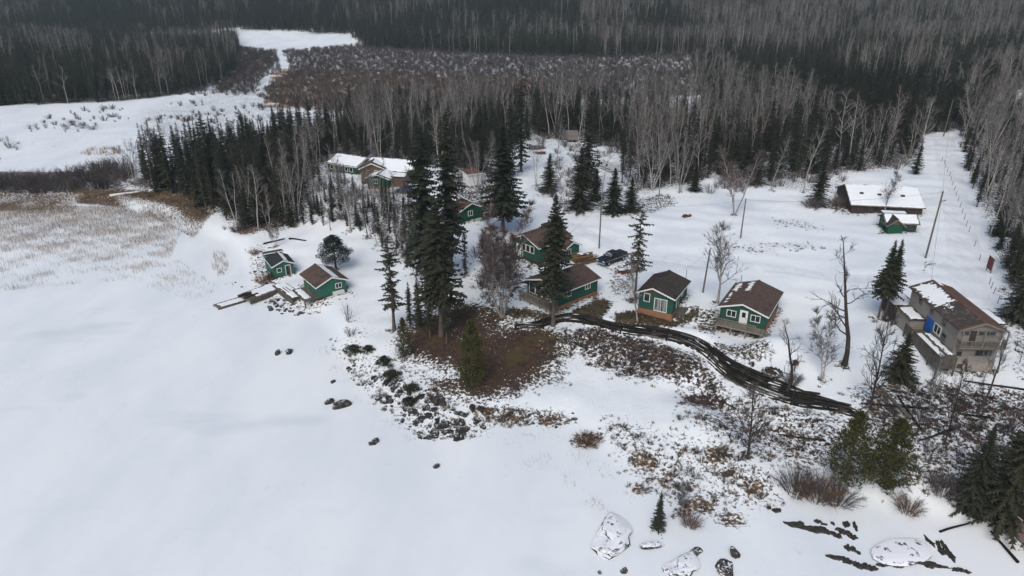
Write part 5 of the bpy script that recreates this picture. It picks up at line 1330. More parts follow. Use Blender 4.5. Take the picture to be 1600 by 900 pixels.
bush(THICK[1], 412, 442, 1.6, 1.0, 'rust brown thicket on the bank left of the little hut'); bush(THICK[0], 424, 436, 1.5, .8, 'dark thicket against the wall of the little hut'); bush(THICK[1], 398, 398, 1.2, .8, 'small tawny bush on the bank above the reeds'); bush(THICK[0], 372, 362, 1.4, 1.2, 'dark brown scrub at the foot of the wooded point')
bush(THICK[1], 385, 364, 1.2, 1.3, 'rust scrub at the foot of the wooded point')
bush(THICK[1], 1078, 822, 1.7, .75, 'brown bush beside the thin sapling on the shore')
bush(THICK[1], 915, 694, 1.3, 1.0, 'tawny grass-like bush at the frozen bay'); bush(SHRUB[0], 548, 525, 1.8, .9, 'wiry grey bush on the left shore')
bush(SHRUB[2], 543, 500, 3.0, .8, 'pale purple sapling bush above the left shore')
bush(THICK[0], 1470, 770, 2.0, 1.2, 'dark scrub under the shore spruces')
bush(THICK[0], 1270, 325, 2.0, 1.6, 'brown scrub at the foot of the bushy spruce left of the long building')
bush(THICK[0], 1310, 322, 2.2, 1.4, 'reddish scrub between bushy spruce and long building')
bush(SHRUB[1], 845, 300, 2.0, 1.1, 'brown scrub by the track behind the cross-gabled cabin')
for px, py in ((552, 552), (575, 550), (600, 570), (612, 592), (645, 610), (640, 632)):
    p = ground(px, py); o = put('juniper_bush', JUNIPER, None, p, (0, 0, _sr.uniform(0, 6))); w_ = _sr.uniform(.45, .75); o.scale = (w_ * _sr.uniform(.8, 1.3), w_, _sr.uniform(.45, .7)); tag(o, 'low dark green juniper on the rocky left shore', 'bush', 'junipers on the rocky shore')
BUSHES = []
def near_mark(x, y, marks): return min(marks, key=lambda q: math.hypot(q[1][0] - x, q[1][1] - y))[0]
KINDTXT = ('grey', 'wide grey', 'reddish', 'rust-brown')
def sizetxt(h): return 'tall ' if h > 2.7 else ('low ' if h < 1.8 else 'mid-sized ')
def bushes(poly_px, d, hs, group, label, seed, kinds=(0, 1, 2), wide=(.9, 1.5), rn=None, marks=None, clumpy=0):
    poly = gpoly(poly_px) if not isinstance(poly_px, np.ndarray) else poly_px
    for x, y, z in sample(poly, d, seed):
        h = _sr.uniform(*hs); k = _sr.choice(kinds)
        if rn: lb = sizetxt(h) + KINDTXT[k] + ' leafless bush ' + near_mark(x, y, LANDMARKS[rn])
        elif marks: lb = sizetxt(h) + KINDTXT[k] + ' ' + label + ' ' + near_mark(x, y, marks)
        else: lb = sizetxt(h) + KINDTXT[k] + ' ' + label
        if clumpy and clump(x, y, clumpy, seed) < .52: continue
        BUSHES.append((x, y, z, h, _sr.uniform(*wide), k, lb, group))
bushes([(-120, 287), (60, 280), (130, 268), (190, 256), (216, 272), (190, 292), (100, 303), (-120, 307)], .17, (2.0, 3.8), 'thicket on the spit', 'leafless willow on the low spit', 301, marks=[('at the picture edge', ground(0, 285)), ('in its middle', ground(70, 282)), ('right of its middle', ground(130, 280)), ('by the wooded point', ground(190, 280))])
bushes([(335, 145), (374, 74), (430, 80), (436, 96), (412, 116), (400, 150)], .06, (1.5, 3.0), 'dark brush by the far wood', 'leafless brush at the right end of the far wood', 315)
bushes([(485, 275), (545, 285), (640, 310), (700, 428), (665, 440), (560, 355), (480, 345)], .06, (1.2, 3.0), 'brush on the slope below the lodge', 'leafless brush', 316, rn='slope')
bushes([(690, 250), (775, 240), (800, 300), (770, 350), (700, 345)], .06, (1.0, 2.6), 'brush around the white hut', 'brush around the white hut', 317)
bushes([(0, 215), (100, 175), (300, 160), (440, 125), (480, 170), (400, 225), (260, 235), (60, 250), (-40, 255)], .035, (.7, 2.4), 'bushes on the white marsh', 'leafless bush on the white marsh', 302, wide=(.6, 2.0), clumpy=9, marks=[('near the rust reeds', ground(160, 238)), ('in its middle', ground(250, 200)), ('close to the far wood', ground(230, 168)), ('by the snowy trail', ground(420, 160)), ('at the left picture edge', ground(20, 215))])
bushes([(745, 385), (812, 380), (838, 415), (810, 470), (770, 490), (735, 455)], .06, (1.4, 2.8), 'brush around the birch clump', 'twiggy brush around the white birch clump', 303, (0, 2))
bushes([(1100, 285), (1330, 268), (1322, 285), (1110, 304)], .12, (1.2, 3.2), 'brush along the clearing edge', 'bare brush along the upper edge of the clearing', 304)
bushes([(830, 215), (990, 232), (1000, 300), (940, 335), (850, 320), (870, 270)], .05, (1.0, 2.8), 'brush in the junk clearing', 'bare brush around the camper clearing', 305)
bushes([(1385, 640), (1600, 640), (1600, 780), (1430, 770), (1390, 700)], .13, (1.0, 2.4), 'brush on the bank below the house', 'brush on the bank below the grey house', 306, marks=[('near the house wall', ground(1480, 640)), ('by the shore spruces', ground(1520, 740)), ('right of the cedars', ground(1430, 720)), ('at the picture edge', ground(1590, 680))])
bushes([(1555, 330), (1610, 330), (1640, 600), (1600, 600), (1575, 450)], .06, (1.4, 2.8), 'brush along the road fence', 'brush behind the road fence', 307, marks=[('near the notice board', ground(1580, 400)), ('by the grey house', ground(1610, 520)), ('farther up the road', ground(1580, 340))])
bushes(WP['roadside'], .03, (1.4, 3.0), 'undergrowth right of the road', 'leafless undergrowth right of the road', 308, rn='roadside')
bushes(WP['behind'], .05, (1.5, 3.6), 'undergrowth behind the cabins', 'leafless undergrowth in the wood behind the cabins', 309, rn='behind')
bushes(WP['east'], .022, (1.5, 3.6), 'undergrowth beyond the clearing', 'leafless undergrowth in the wood beyond the clearing', 310, rn='east')
bushes(WP['marsh'], .080, (1.2, 3.0), 'alder swamp', 'leafless alder in the brown marsh', 311, (0, 1, 1, 2, 2), wide=(.7, 1.8))
bushes([(430, 112), (560, 118), (700, 128), (690, 156), (560, 170), (420, 165)], .07, (1.0, 1.8), 'tan marsh brush', 'tan brush on the near side of the brown marsh', 312, (3,))
bushes([(300, 100), (430, 80), (440, 112), (330, 150), (250, 150)], .05, (1.5, 3.0), 'brush at the far wood edge', 'dark brush at the edge of the far wood', 313, (0, 1))
bushes([(190, 290), (330, 335), (420, 372), (470, 350), (440, 378), (350, 378), (320, 350)], .05, (1.0, 2.0), 'brush along the wooded point', 'brown brush along the foot of the wooded point', 314, (0, 3))
def shownb(t):
    px, py = proj(np.array(t[:3]))
    return t[3] / np.linalg.norm(np.array(t[:3]) - CAMP) * (1 if -5 < px < 1605 and py > 0 else .2)
BUSHES.sort(key=shownb, reverse=True)
n = 296 - NBUSH
for x, y, z, h, w, k, label, group in BUSHES[:n]:
    bush(SHRUB[k], 0, 0, h, w * h / 2.2, label, group, (x, y, z))
R_ = BUSHES[n:]
scatter_stuff('shrub_thicket', SHRUB + FARSHRUB, [t[:3] for t in R_], [_sr.uniform(0, 6.28) for t in R_], [(t[4] * t[3] / 2.2, t[4] * t[3] / 2.2, t[3] / 2) for t in R_],
              [t[5] if t[1] < 260 else 4 + t[5] for t in R_], 'leafless shrubs filling the marsh and the woodland floor', 'shrubs')

def blades(name, poly_px, d, hs, w, mat, label, cat, seed, thin=None, lean=.25, patch=6.0, cut=.45, rough=.35):
    """standing reeds or grass: slim blades, joined into one mass"""
    rg = np.random.default_rng(seed); poly = gpoly(poly_px)
    lo, hi = poly.min(0), poly.max(0); n = int(d * (hi - lo).prod())
    P = rg.uniform(lo, hi, (n, 2)); P = P[in_poly(P, poly)]
    v = np.zeros(len(P))
    for k in range(7):
        a = rg.uniform(0, 6.28); f = 6.28 / (patch * rg.uniform(.4, 1.8)); v += np.sin((P[:, 0] * math.cos(a) + P[:, 1] * math.sin(a)) * f + rg.uniform(0, 6.28))
    v = v / 3.2 + rg.normal(0, rough, len(P))
    if thin is not None: v = v + thin(P)
    P = P[v > cut]; n = len(P)
    h = rg.uniform(*hs, n); az = rg.uniform(0, 6.28, n); ln = rg.normal(0, lean, (n, 2)) * h[:, None]
    Z = hz(P[:, 0], P[:, 1]) - .03
    sx, sy = np.cos(az) * w / 2, np.sin(az) * w / 2
    V = np.empty((n, 3, 3)); V[:, 0] = np.column_stack([P[:, 0] - sx, P[:, 1] - sy, Z]); V[:, 1] = np.column_stack([P[:, 0] + sx, P[:, 1] + sy, Z])
    V[:, 2] = np.column_stack([P[:, 0] + ln[:, 0], P[:, 1] + ln[:, 1], Z + h])
    o = put(name, mesh_np(name, V.reshape(-1, 3), [np.arange(3 * n).reshape(-1, 3)], [mat]))
    print('BLADES', name, n)
    return tag(o, label, cat, None, 'stuff')
ry = gpoly([(0, 330), (200, 340), (0, 400), (250, 400), (0, 440)])
def fade(P):
    return 1.1 - 2.2 * sstep(ry[0][1] + 12, ry[4][1] - 6, -P[:, 1] + ry[0][1] + ry[4][1]) 
def fade2(P):                                   # thick at the back of the bed, thinning out over the ice
    t_ = np.clip((160 - P[:, 1]) / 42.0, 0, 1)
    return 1.75 - 2.75 * t_
blades('reed_bed', [(-260, 322), (60, 322), (190, 324), (262, 348), (284, 364), (268, 400), (345, 452), (300, 470), (180, 440), (60, 450), (-260, 480)], 34, (.45, 1.0), .036, 'reed_straw', 'pale brown reeds standing in the ice of the bay', 'reeds', 401, fade2, .16, 7, .35, .9)
blades('marsh_grass', [(110, 296), (300, 296), (338, 330), (300, 372), (262, 350), (200, 326), (120, 318)], 22, (.4, .9), .07, 'grass_straw', 'tawny dead grass between the reeds and the wooded point', 'grass', 402, None, .25, 7, -.5, .6)
blades('tawny_sedge', [(-260, 300), (120, 300), (118, 332), (-260, 345)], 12, (.4, .8), .08, 'grass_straw', 'tawny sedge band behind the reed bed', 'grass', 403, None, .25, 9, -.1)
blades('bay_reeds', [(760, 690), (870, 670), (920, 700), (985, 760), (1000, 800), (930, 800), (860, 760)], 10, (.3, .75), .03, 'reed_straw', 'thin pale reeds poking through the ice near the bay', 'reeds', 404, None, .15, 4, .55)
blades('shore_reeds', [(338, 392), (350, 396), (358, 412), (355, 428), (342, 433), (332, 424), (330, 408)], 16, (.7, 1.5), .05, 'grass_straw', 'tuft of tall tawny reeds left of the dock', 'reeds', 405, None, .12, 1.6, .15)
blades('left_shore_grass', [(515, 540), (560, 590), (610, 640), (660, 680), (640, 690), (570, 640), (520, 590), (495, 545)], 9, (.25, .6), .03, 'reed_straw', 'thin pale grass along the left shore ice', 'grass', 406, None, .2, 4, .3)
blades('marsh_reeds', [(120, 238), (150, 231), (180, 232), (200, 237), (180, 244), (140, 245)], 7, (.8, 1.5), .09, 'grass_straw', 'rust coloured reeds on the white marsh', 'reeds', 407, None, .15, 4, .1)
blades('swamp_grass', [(425, 108), (560, 108), (720, 118), (860, 124), (850, 150), (690, 160), (560, 174), (410, 168)], 8, (.6, 1.2), .14, 'grass_straw', 'tawny grass on the near side of the brown marsh', 'grass', 408, None, .3, 12, .0)

blades('ice_straw', [(0, 470), (160, 460), (330, 500), (430, 600), (420, 700), (250, 760), (0, 700)], 3, (.12, .4), .022, 'reed_straw', 'wisps of straw scattered over the lake ice', 'grass', 409, None, .3, 9, .95, .5)
# tufts of dead grass and leaf litter sticking out of the snow
def tuft(seed, n=16, r=.16, h=.22, mat='dead_grass', w=.05):
    rg = np.random.default_rng(seed); g = Geo()
    for i in range(n):
        az = rg.uniform(0, 6.28); d = np.array([math.cos(az), math.sin(az), 0])
        b = d * r * .3 * rg.random(); s_ = np.array([-d[1], d[0], 0]) * w / 2
        e = b + d * r * rg.uniform(.6, 1.4) + np.array([0, 0, h * rg.uniform(.3, 1)])
        g.tri(b - s_, b + s_, e)
    return g.mesh('tuft', mat)
TUFT = [tuft(1), tuft(2, 20, .22, .16), tuft(3, 14, .14, .30), tuft(4, 20, .26, .34, 'grass_straw'), tuft(5, 18, .2, .2, 'dead_grass')]
rg = np.random.default_rng(9)
n = 90000
P = np.column_stack([rg.uniform(-60, 75, n), rg.uniform(46, 150, n)])
ix = np.clip(np.searchsorted(GX, P[:, 0]), 0, nx - 1); iy = np.clip(np.searchsorted(GY, P[:, 1]), 0, ny - 1)
lv = mott.reshape(ny, nx)[iy, ix]; tv = tan.reshape(ny, nx)[iy, ix]; bv = brown.reshape(ny, nx)[iy, ix]
keep = (rg.random(n) < np.clip(lv - .12, 0, 1) * .75 * (1 - bv)) & (in_poly(P, SHORE) == False)
P = P[keep]; tv = tv[keep]
Z = hz(P[:, 0], P[:, 1]); n = len(P)
idx = np.where(rg.random(n) < .12 + tv * .6, 3, rg.choice([0, 1, 2, 4], n))
s = rg.uniform(.6, 1.6, n)
scatter_stuff('grass_tufts', TUFT, np.column_stack([P, Z - .02]), rg.uniform(0, 6.28, n), np.column_stack([s, s, s]), idx, 'dead grass and leaf tufts poking through the thin snow', 'grass')
print('TUFTS', n)

# low leafless dwarf brush tangled over the banks
n = 42000
P = np.column_stack([rg.uniform(-30, 75, n), rg.uniform(46, 125, n)])
ix = np.clip(np.searchsorted(GX, P[:, 0]), 0, nx - 1); iy = np.clip(np.searchsorted(GY, P[:, 1]), 0, ny - 1)
lv = mott.reshape(ny, nx)[iy, ix]; bv = brown.reshape(ny, nx)[iy, ix]; ov = olive.reshape(ny, nx)[iy, ix]
pn = np.array([clump(a, b, 3.1, 2) for a, b in P])
keep = (rg.random(n) < np.clip(lv - .30, 0, 1) * 1.5 * pn * (1 - bv) * (1 - ov)) & (in_poly(P, SHORE) == False)
for hw in HOUSES:
    keep &= np.hypot(P[:, 0] - hw[0], P[:, 1] - hw[1]) > max(hw[3], hw[4]) + .6
P = P[keep]; n = len(P); s = rg.uniform(.16, .42, n)
DWARF = [shrub(71, 22, tw=4, w=.07), shrub(72, 26, tw=4, w=.07, R=1.8), shrub(73, 20, tw=4, w=.07, mat='purple_twigs'), shrub(74, 20, tw=4, w=.07, mat='rust_twigs', R=1.6)]
scatter_stuff('dwarf_brush', DWARF, np.column_stack([P, hz(P[:, 0], P[:, 1]) - .02]), rg.uniform(0, 6.28, n), np.column_stack([s * 1.2, s * 1.2, s * .8]), rg.choice([0, 0, 1, 1, 2, 3], n), 'low leafless dwarf brush tangled over the snowy banks', 'brush')
print('DWARF', n)
# ------------------------------------------------------------------ log wall
wall_root = empty('log_wall', (WALLP[40, 0], WALLP[40, 1], WALLP[40, 2])); tag(wall_root, 'long dark wall of stacked logs holding the bank below the cabins', 'log wall')
_lr = random.Random(3)
_bs = np.array(wall_root.location); nlog = 0
def course(r_, off, i0, i1, rad, dz=0.0, tilt=0.0):
    """one log lying along the wall from sample i0 to i1"""
    pts = []
    for k in range(6):
        f = i0 + (i1 - i0) * k / 5; i = int(min(max(f, 0), len(WALLP) - 1)); j = min(i + 1, len(WALLP) - 1); q = f - i
        w_ = WALLP[i] * (1 - q) + WALLP[j] * q; n_ = WALLN[i]
        p = np.array([w_[0] + n_[0] * (w_[4] * r_ + off), w_[1] + n_[1] * (w_[4] * r_ + off), w_[2] + .06 + r_ * .24 + dz + tilt * (k / 5 - .5)])
        pts.append(p)
    # a straight stick: only a hint of the bend
    a_, b_ = pts[0], pts[-1]
    pts = [p * .45 + (a_ + (b_ - a_) * k / 5) * .55 - _bs + np.array([_lr.gauss(0, .02), _lr.gauss(0, .02), _lr.gauss(0, .025)]) for k, p in enumerate(pts)]
    t0 = rad * _lr.uniform(.78, 1.22)
    m = MB().tube(pts, [t0 * _lr.uniform(.94, 1.05) * (1 - .04 * k) for k in range(6)], 7)
    o = m.build('log', 'weathered_log' if _lr.random() < .07 else 'log_wood', wall_root)
    if _lr.random() < .3:
        k0 = _lr.randrange(0, 3); MB().tube([p + np.array([0, 0, t0 * .62]) for p in pts[k0:k0 + 3]], [.02, .075, .02], 5).build('snow_cover', 'snow', o)
    return o
for r_ in range(9):
    i = _lr.uniform(0, 3)
    while i < len(WALLP) - 2:
        ln = _lr.uniform(4.5, 9.5); j = min(i + ln, len(WALLP) - 1)
        if r_ * .24 < WALLP[int((i + j) / 2), 3] - .1 and j - i > 2.5:
            course(r_, _lr.uniform(-.10, .10), max(0, i - _lr.uniform(0, 1.2)), j + _lr.uniform(0, 1.0), .135, _lr.uniform(-.04, .05), _lr.uniform(-.12, .12)); nlog += 1
        i = j + _lr.uniform(-.2, .15)
# packed earth behind the logs
bv_ = []; 
for i in range(len(WALLP)):
    w_ = WALLP[i]; n_ = WALLN[i]
    for q in range(5):
        hh = w_[3] * q / 4 * .93; o_ = w_[4] * hh / .24 + .30
        bv_.append((w_[0] + n_[0] * o_ - _bs[0], w_[1] + n_[1] * o_ - _bs[1], w_[2] + hh - _bs[2]))
ix_ = np.arange(len(WALLP) * 5).reshape(-1, 5)
put('earth_backing', mesh_np('earth_backing', np.array(bv_), [np.column_stack([ix_[:-1, :-1].ravel(), ix_[1:, :-1].ravel(), ix_[1:, 1:].ravel(), ix_[:-1, 1:].ravel()])], ['log_wood']), wall_root)
for i in (0, 9, 22, 34, 47, 61, 75, 88):
    i = min(i, len(WALLP) - 1)
    w_ = WALLP[i]; n_ = WALLN[i]; h_ = w_[3]; bt = w_[4] * h_ / .24
    a_ = np.array([w_[0] - n_[0] * .25, w_[1] - n_[1] * .25, w_[2] - .5]) - _bs; b_ = np.array([w_[0] + n_[0] * (bt - .24), w_[1] + n_[1] * (bt - .24), w_[2] + h_ + .12]) - _bs
    MB().tube([a_, b_], [.11, .10], 7).build('post', 'log_wood', wall_root)
# snow caught on the sloping courses
print('LOGS', nlog)

# ------------------------------------------------------------------ dock and shore decks
def plank_dock(name, label, cat, corners, z, pw, mat, snow_keep, beam=.28, posts=True):
    A, B, C_, D = [np.array(c, float) for c in corners]        # A-B is one short end, D-C the other
    mid0, mid1 = (A + B) / 2, (C_ + D) / 2
    d = mid1 - mid0; L = np.linalg.norm(d[:2]); yaw = math.atan2(d[1], d[0]); W = (np.linalg.norm((A - B)[:2]) + np.linalg.norm((C_ - D)[:2])) / 2
    r = empty(name, ((mid0 + mid1)[0] / 2, (mid0 + mid1)[1] / 2, z), yaw); tag(r, label, cat)
    for y in (-W / 2 + .08, W / 2 - .08): MB().box(-L / 2, L / 2, y - .08, y + .08, -beam, -.03).build('beam', 'deck_wood', r)
    n = int(L / pw); me = MB().box(-pw * .45, pw * .45, -W / 2 - .03, W / 2 + .03, -.03, .02).mesh('plank', mat)
    for i in range(n):
        o = put('plank', me, r, (-L / 2 + pw * (i + .5), _lr.uniform(-.03, .03), _lr.uniform(0, .008)))
    return r, L, W
fl = [np.array([*flat(x, y, .25)]) for x, y in ((333.5, 476), (340.5, 483), (384, 469.5), (377, 463.5))]
r, L, W = plank_dock('floating_dock', 'narrow snow-dusted plank dock frozen into the lake ice', 'dock', fl, .28, .3, 'weathered_log', .5)
snow_sheet(r, -L / 2 + .5, L / 2, -W / 2 + .15, W / 2 - .15, .03, 81, .55, .05)
cr = [np.array([*flat(x, y, .8)]) for x, y in ((376, 460), (386, 472), (437, 452), (428, 441))]
r, L, W = plank_dock('dock_crib', 'dark timber crib joining the plank dock to the shore', 'dock', cr, .85, .3, 'deck_wood', .5, .7)
snow_sheet(r, -L / 2 + 1.6, L / 2, -W / 2 + .45, W / 2 - .1, .03, 82, .55, .08)
for k, (x, y) in enumerate(((-L / 2 + .3, -.7), (-L / 2 + .9, .2), (-L / 2 + .4, .8), (-L / 2 + 1.5, -.5), (-L / 2 + 1.1, .9))):
    MB().bar((x - .7, y, .12 + .03 * k), (x + .8, y + .3 - .15 * k, .14 + .04 * k), .2, .16).build('loose_beam', 'log_wood', r)
pf = [np.array([*flat(x, y, 1.0)]) for x, y in ((440, 440), (431, 448.5), (457, 469), (476, 462))]
r, L, W = plank_dock('shore_deck', 'snow covered timber deck between the little hut and the boathouse', 'deck', pf, 1.08, .3, 'deck_wood', .5, .9)
snow_sheet(r, -L / 2, L / 2 - .3, -W / 2 + .25, W / 2, .03, 83, .72, .1)
for k in range(3): MB().box(-1.6 + .1 * k, .9, -.9 + k * .5, -.8 + k * .5, .12, .2).build('loose_board', 'deck_wood', r)
def plank_stack(name, label, cat, at_, yaw, n, L, W, mat, seed, group=None, hgt=.5):
    rg = random.Random(seed); r = empty(name, at_, yaw); tag(r, label, cat, group)
    pl_ = [MB().box(-.5, .5, -.11, .11, -.035, .035).mesh('plank', mat), MB().box(-.5, .5, -.08, .08, -.05, .05).mesh('plank', mat)]
    for i in range(n):
        y = rg.uniform(-W / 2, W / 2); top = hgt * (1 - (2 * y / W) ** 2)
        o = put('plank', rg.choice(pl_), r, (rg.uniform(-.4, .4), y, .06 + top * rg.random()), (rg.uniform(-.15, .15), rg.uniform(-.08, .08), rg.uniform(-.16, .16)))
        o.scale.x = L * rg.uniform(.5, 1.05)
    return r
a, b, d_ = ground(890, 418), ground(931, 409), ground(897, 399)
mid_ = (a + b) / 2 * .5 + (ground(910, 398)) * .5
r = plank_stack('lumber_pile', 'big loose pile of brown lumber beside the cross-gabled cabin', 'lumber', mid_, math.radians(24), 90, 4.6, 4.2, 'lumber', 5, None, 1.1)
MB().box(-1.9, 1.9, -1.6, 1.6, -.1, .35).build('pile_core', 'lumber', r)
snow_sheet(r, -1.5, 1.6, -1.2, 1.2, 1.12, 91, -.15, .05, .6)
p = ground(474, 452); 
plank_stack('board_pile', 'few grey boards lying on the snow in front of the boathouse', 'boards', p, .5, 8, 2.0, 1.0, 'weathered_log', 6, None, .15)
p = ground(428, 446)
plank_stack('driftwood_pile', 'small heap of dark driftwood left of the little hut', 'driftwood', ground(424, 444), -.7, 8, 2.6, 1.0, 'log_wood', 7, None, .3)
# junk heaps in the clearing
p = ground(838, 232); plank_stack('scrap_pile', 'snowy heap of scrap boards in the junk clearing', 'scrap heap', p, .1, 40, 5.0, 4.0, 'weathered_log', 8, None, .8); 
p = ground(845, 240); plank_stack('scrap_pile', 'reddish scrap boards below the snowy heap in the clearing', 'scrap heap', p, .1, 16, 3.0, 2.0, 'red_boards', 9, None, .5)
p = ground(978, 423); r = plank_stack('scrap_pile', 'low rust and white scrap heap behind the pickup truck', 'scrap heap', p, .35, 26, 3.4, 2.2, 'red_boards', 10, None, .5); snow_sheet(r, -1.8, 1.2, -.9, .9, .5, 92, .3, .06)
p = ground(690, 357); plank_stack('scrap_pile', 'snowy boards on the slope left of the big spruces', 'scrap heap', p, .1, 14, 3.0, 1.5, 'weathered_log', 11, None, .4)
p = ground(768, 358); plank_stack('board_pile', 'pale boards lying by the bright green cabin steps', 'boards', p, .3, 12, 2.6, 1.6, 'lumber', 12, None, .3)
# ------------------------------------------------------------------ logs lying about
def log_thing(px0, px1, r_, label, mat='weathered_log', name='fallen_log', group=None, lift=.0, k=7):
    a, b = ground(*px0), ground(*px1); a[2] += r_ * .8; b[2] += r_ * .8 + lift
    m = (a + b) / 2; n = 7
    pts = [Vector(a - m).lerp(Vector(b - m), i / (n - 1)) + Vector((0, .05 * math.sin(i * 1.3), 0)) for i in range(n)]
    for q in pts:
        q.z = max(q.z, float(hz(m[0] + q.x, m[1] + q.y)) + r_ * .6 - m[2])
    o = MB().tube(pts, [r_ * (1 - .45 * i / (n - 1)) for i in range(n)], k).build(name, mat, None, True, loc=m)
    return tag(o, label, 'log', group)
log_thing((1422, 656), (1372, 606), .26, 'thick snow-topped log leaning down the bank below the yard')
log_thing((1438, 672), (1402, 620), .18, 'thinner log lying beside the thick one on the bank', 'log_wood')
log_thing((1452, 640), (1350, 632), .15, 'dark log lying across the bank top', 'log_wood'); log_thing((1500, 668), (1436, 690), .16, 'short dark log in the brush below the grey house', 'log_wood')
log_thing((1600, 610), (1505, 596), .14, 'long dark pole lying right of the grey house', 'log_wood'); log_thing((1552, 655), (1505, 648), .16, 'dark log at the foot of the leaning trunk', 'log_wood')
log_thing((1468, 832), (1540, 812), .12, 'bent driftwood pole on the snow under the shore spruces', 'log_wood', lift=.2); log_thing((1590, 880), (1548, 832), .16, 'dark driftwood log beside the pink wall', 'log_wood')
log_thing((1598, 850), (1560, 806), .16, 'driftwood log under the big shore spruce', 'weathered_log')
log_thing((412, 382), (445, 374), .2, 'left dark log of the boom behind the little hut', 'log_wood'); log_thing((452, 374), (478, 377), .2, 'right dark log of the boom behind the little hut', 'log_wood')
log_thing((150, 288), (176, 294), .3, 'snowy log at the tip of the spit', 'weathered_log'); log_thing((148, 306), (176, 299), .25, 'thin snowy log by the reeds on the spit', 'weathered_log')
log_thing((172, 308), (222, 301), .4, 'long snow-white log between reeds and wooded point', 'white_trim'); log_thing((232, 301), (275, 294), .4, 'snow covered plank walk along the wooded point', 'white_trim')
log_thing((1150, 640), (1128, 628), .12, 'short stick on the mottled bank', 'log_wood')
log_thing((1290, 690), (1216, 680), .13, 'dark fallen trunk on the bank left of the cedars', 'log_wood')
p = ground(274, 297); r = empty('rowing_boat', p, .2); tag(r, 'small teal boat pulled up at the wooded point', 'boat')
hull = [(-1.6, 0), (-1.4, .5), (0, .62), (1.3, .45), (1.9, 0), (1.3, -.45), (0, -.62), (-1.4, -.5)]
MB().prism([(x * .8, y * .7, 0) for x, y in hull], (0, 0, .05)).build('bottom', 'teal_paint', r)
m = MB()
for i in range(8):
    (x0, y0), (x1, y1) = hull[i], hull[(i + 1) % 8]; s = m.verts([(x0 * .8, y0 * .7, .02), (x1 * .8, y1 * .7, .02), (x1, y1, .55), (x0, y0, .55), (x0 * .94, y0 * .93, .55), (x1 * .94, y1 * .93, .55)]); m.F4 += [[s, s + 1, s + 2, s + 3], [s + 3, s + 2, s + 5, s + 4], [s + 4, s + 5, s + 1, s]]
m.build('hull', 'teal_paint', r); MB().box(-.2, .1, -.5, .5, .38, .42).build('seat', 'weathered_log', r)
# ------------------------------------------------------------------ poles, wires, fence posts
TOPS = {}
def pole(px, py, ty, label, lean=(0, 0), arm=False, r0=.14):
    p = ground(px, py); h = height_to(p, ty); r = empty('utility_pole', p); tag(r, label, 'pole')
    tp = Vector((lean[0], lean[1], h)); MB().tube([(0, 0, -.4), tp], [r0, r0 * .72], 10).build('shaft', 'pole_wood', r)
    if arm:
        MB().bar(tp + Vector((-.1, 0, -1.6)), tp + Vector((.9, .1, -1.5)), .09, .11).build('crossarm', 'pole_wood', r)
        MB().tube([tp + Vector((.8, .1, -1.45)), tp + Vector((.8, .1, -1.2))], .07, 8).build('insulator', 'pale_panel', r)
    MB().tube([tp, tp + Vector((0, 0, .22))], .06, 8).build('pole_cap', 'dark_metal', r)
    TOPS[px] = Vector(p) + tp
pole(936, 388, 318, 'slim utility pole standing behind the pickup truck'); pole(1157, 372, 312, 'short utility pole in the middle of the clearing', r0=.13)
pole(1098, 457, 390, 'dark leaning utility pole between the two right-hand cabins', (.35, 0)); pole(1446, 403, 300, 'tall utility pole beside the road in the clearing', (.15, .05), True, .17)
pole(1474, 213, 156, 'tall pole at the far end of the road', (.2, 0), False, .17)
def wire(a, b, sag, label, rad=.014):
    a, b = Vector(a), Vector(b); m = (a + b) / 2; n = 14
    pts = [a.lerp(b, i / n) - m - Vector((0, 0, sag * 4 * (i / n) * (1 - i / n))) for i in range(n + 1)]
    tag(MB().tube(pts, rad, 4).build('power_line', 'dark_metal', None, loc=m), label, 'wire')
wire(TOPS[1474], TOPS[1446], 1.2, 'sagging power line along the road between the two tall poles'); wire(TOPS[1157], TOPS[936], .9, 'thin power line across the clearing to the slim pole')
wire(TOPS[1446], TOPS[1157], .9, 'thin power line from the tall road pole across the clearing'); wire(TOPS[1157], TOPS[1098], .5, 'thin power line down to the dark leaning pole')
wire(TOPS[1446], Vector((57.5, 88.5, 11.2)), .8, 'power line from the tall road pole to the grey house'); wire(TOPS[1446] - Vector((0, 0, 2.6)), ground(1512, 356) + np.array([0, 0, .1]), .2, 'guy wire of the tall road pole across the road')
wire(TOPS[936], Vector((9.6, 117.5, 8.3)), .3, 'service wire from the slim pole to the cross-gabled cabin'); wire(TOPS[1098], Vector((26.0, 98.5, 9.5)), .15, 'service wire from the leaning pole to the dark-roofed cabin')
FP = [(940, 318), (953, 335), (958, 355), (970, 378), (981, 400), (988, 425), (997, 450), (1007, 478), (1017, 505), (1028, 535), (1039, 568), (1050, 600), (1062, 635), (1073, 668), (1087, 700), (1117, 780), (1143, 855)]
FP = [(1200 + x / 3.4625, 160 + y / 3.4625) for x, y in FP] + [(1300 + x / 3.46, 380 + y / 3.46) for x, y in ((850, 222), (860, 245), (872, 275), (895, 325), (990, 575), (1015, 645))]
fpm = MB().tube([(0, 0, -.3), (.02, 0, .6), (0.05, 0.02, 1.15)], [.055, .05, .045], 7).mesh('fence_post', 'pole_wood')
for x, y in FP:
    o = put('fence_post', fpm, None, ground(x, y), (_lr.uniform(-.06, .06), _lr.uniform(-.06, .06), _lr.uniform(0, 6))); tag(o, 'weathered wooden fence post in the row along the road', 'fence post', 'fence posts along the road')
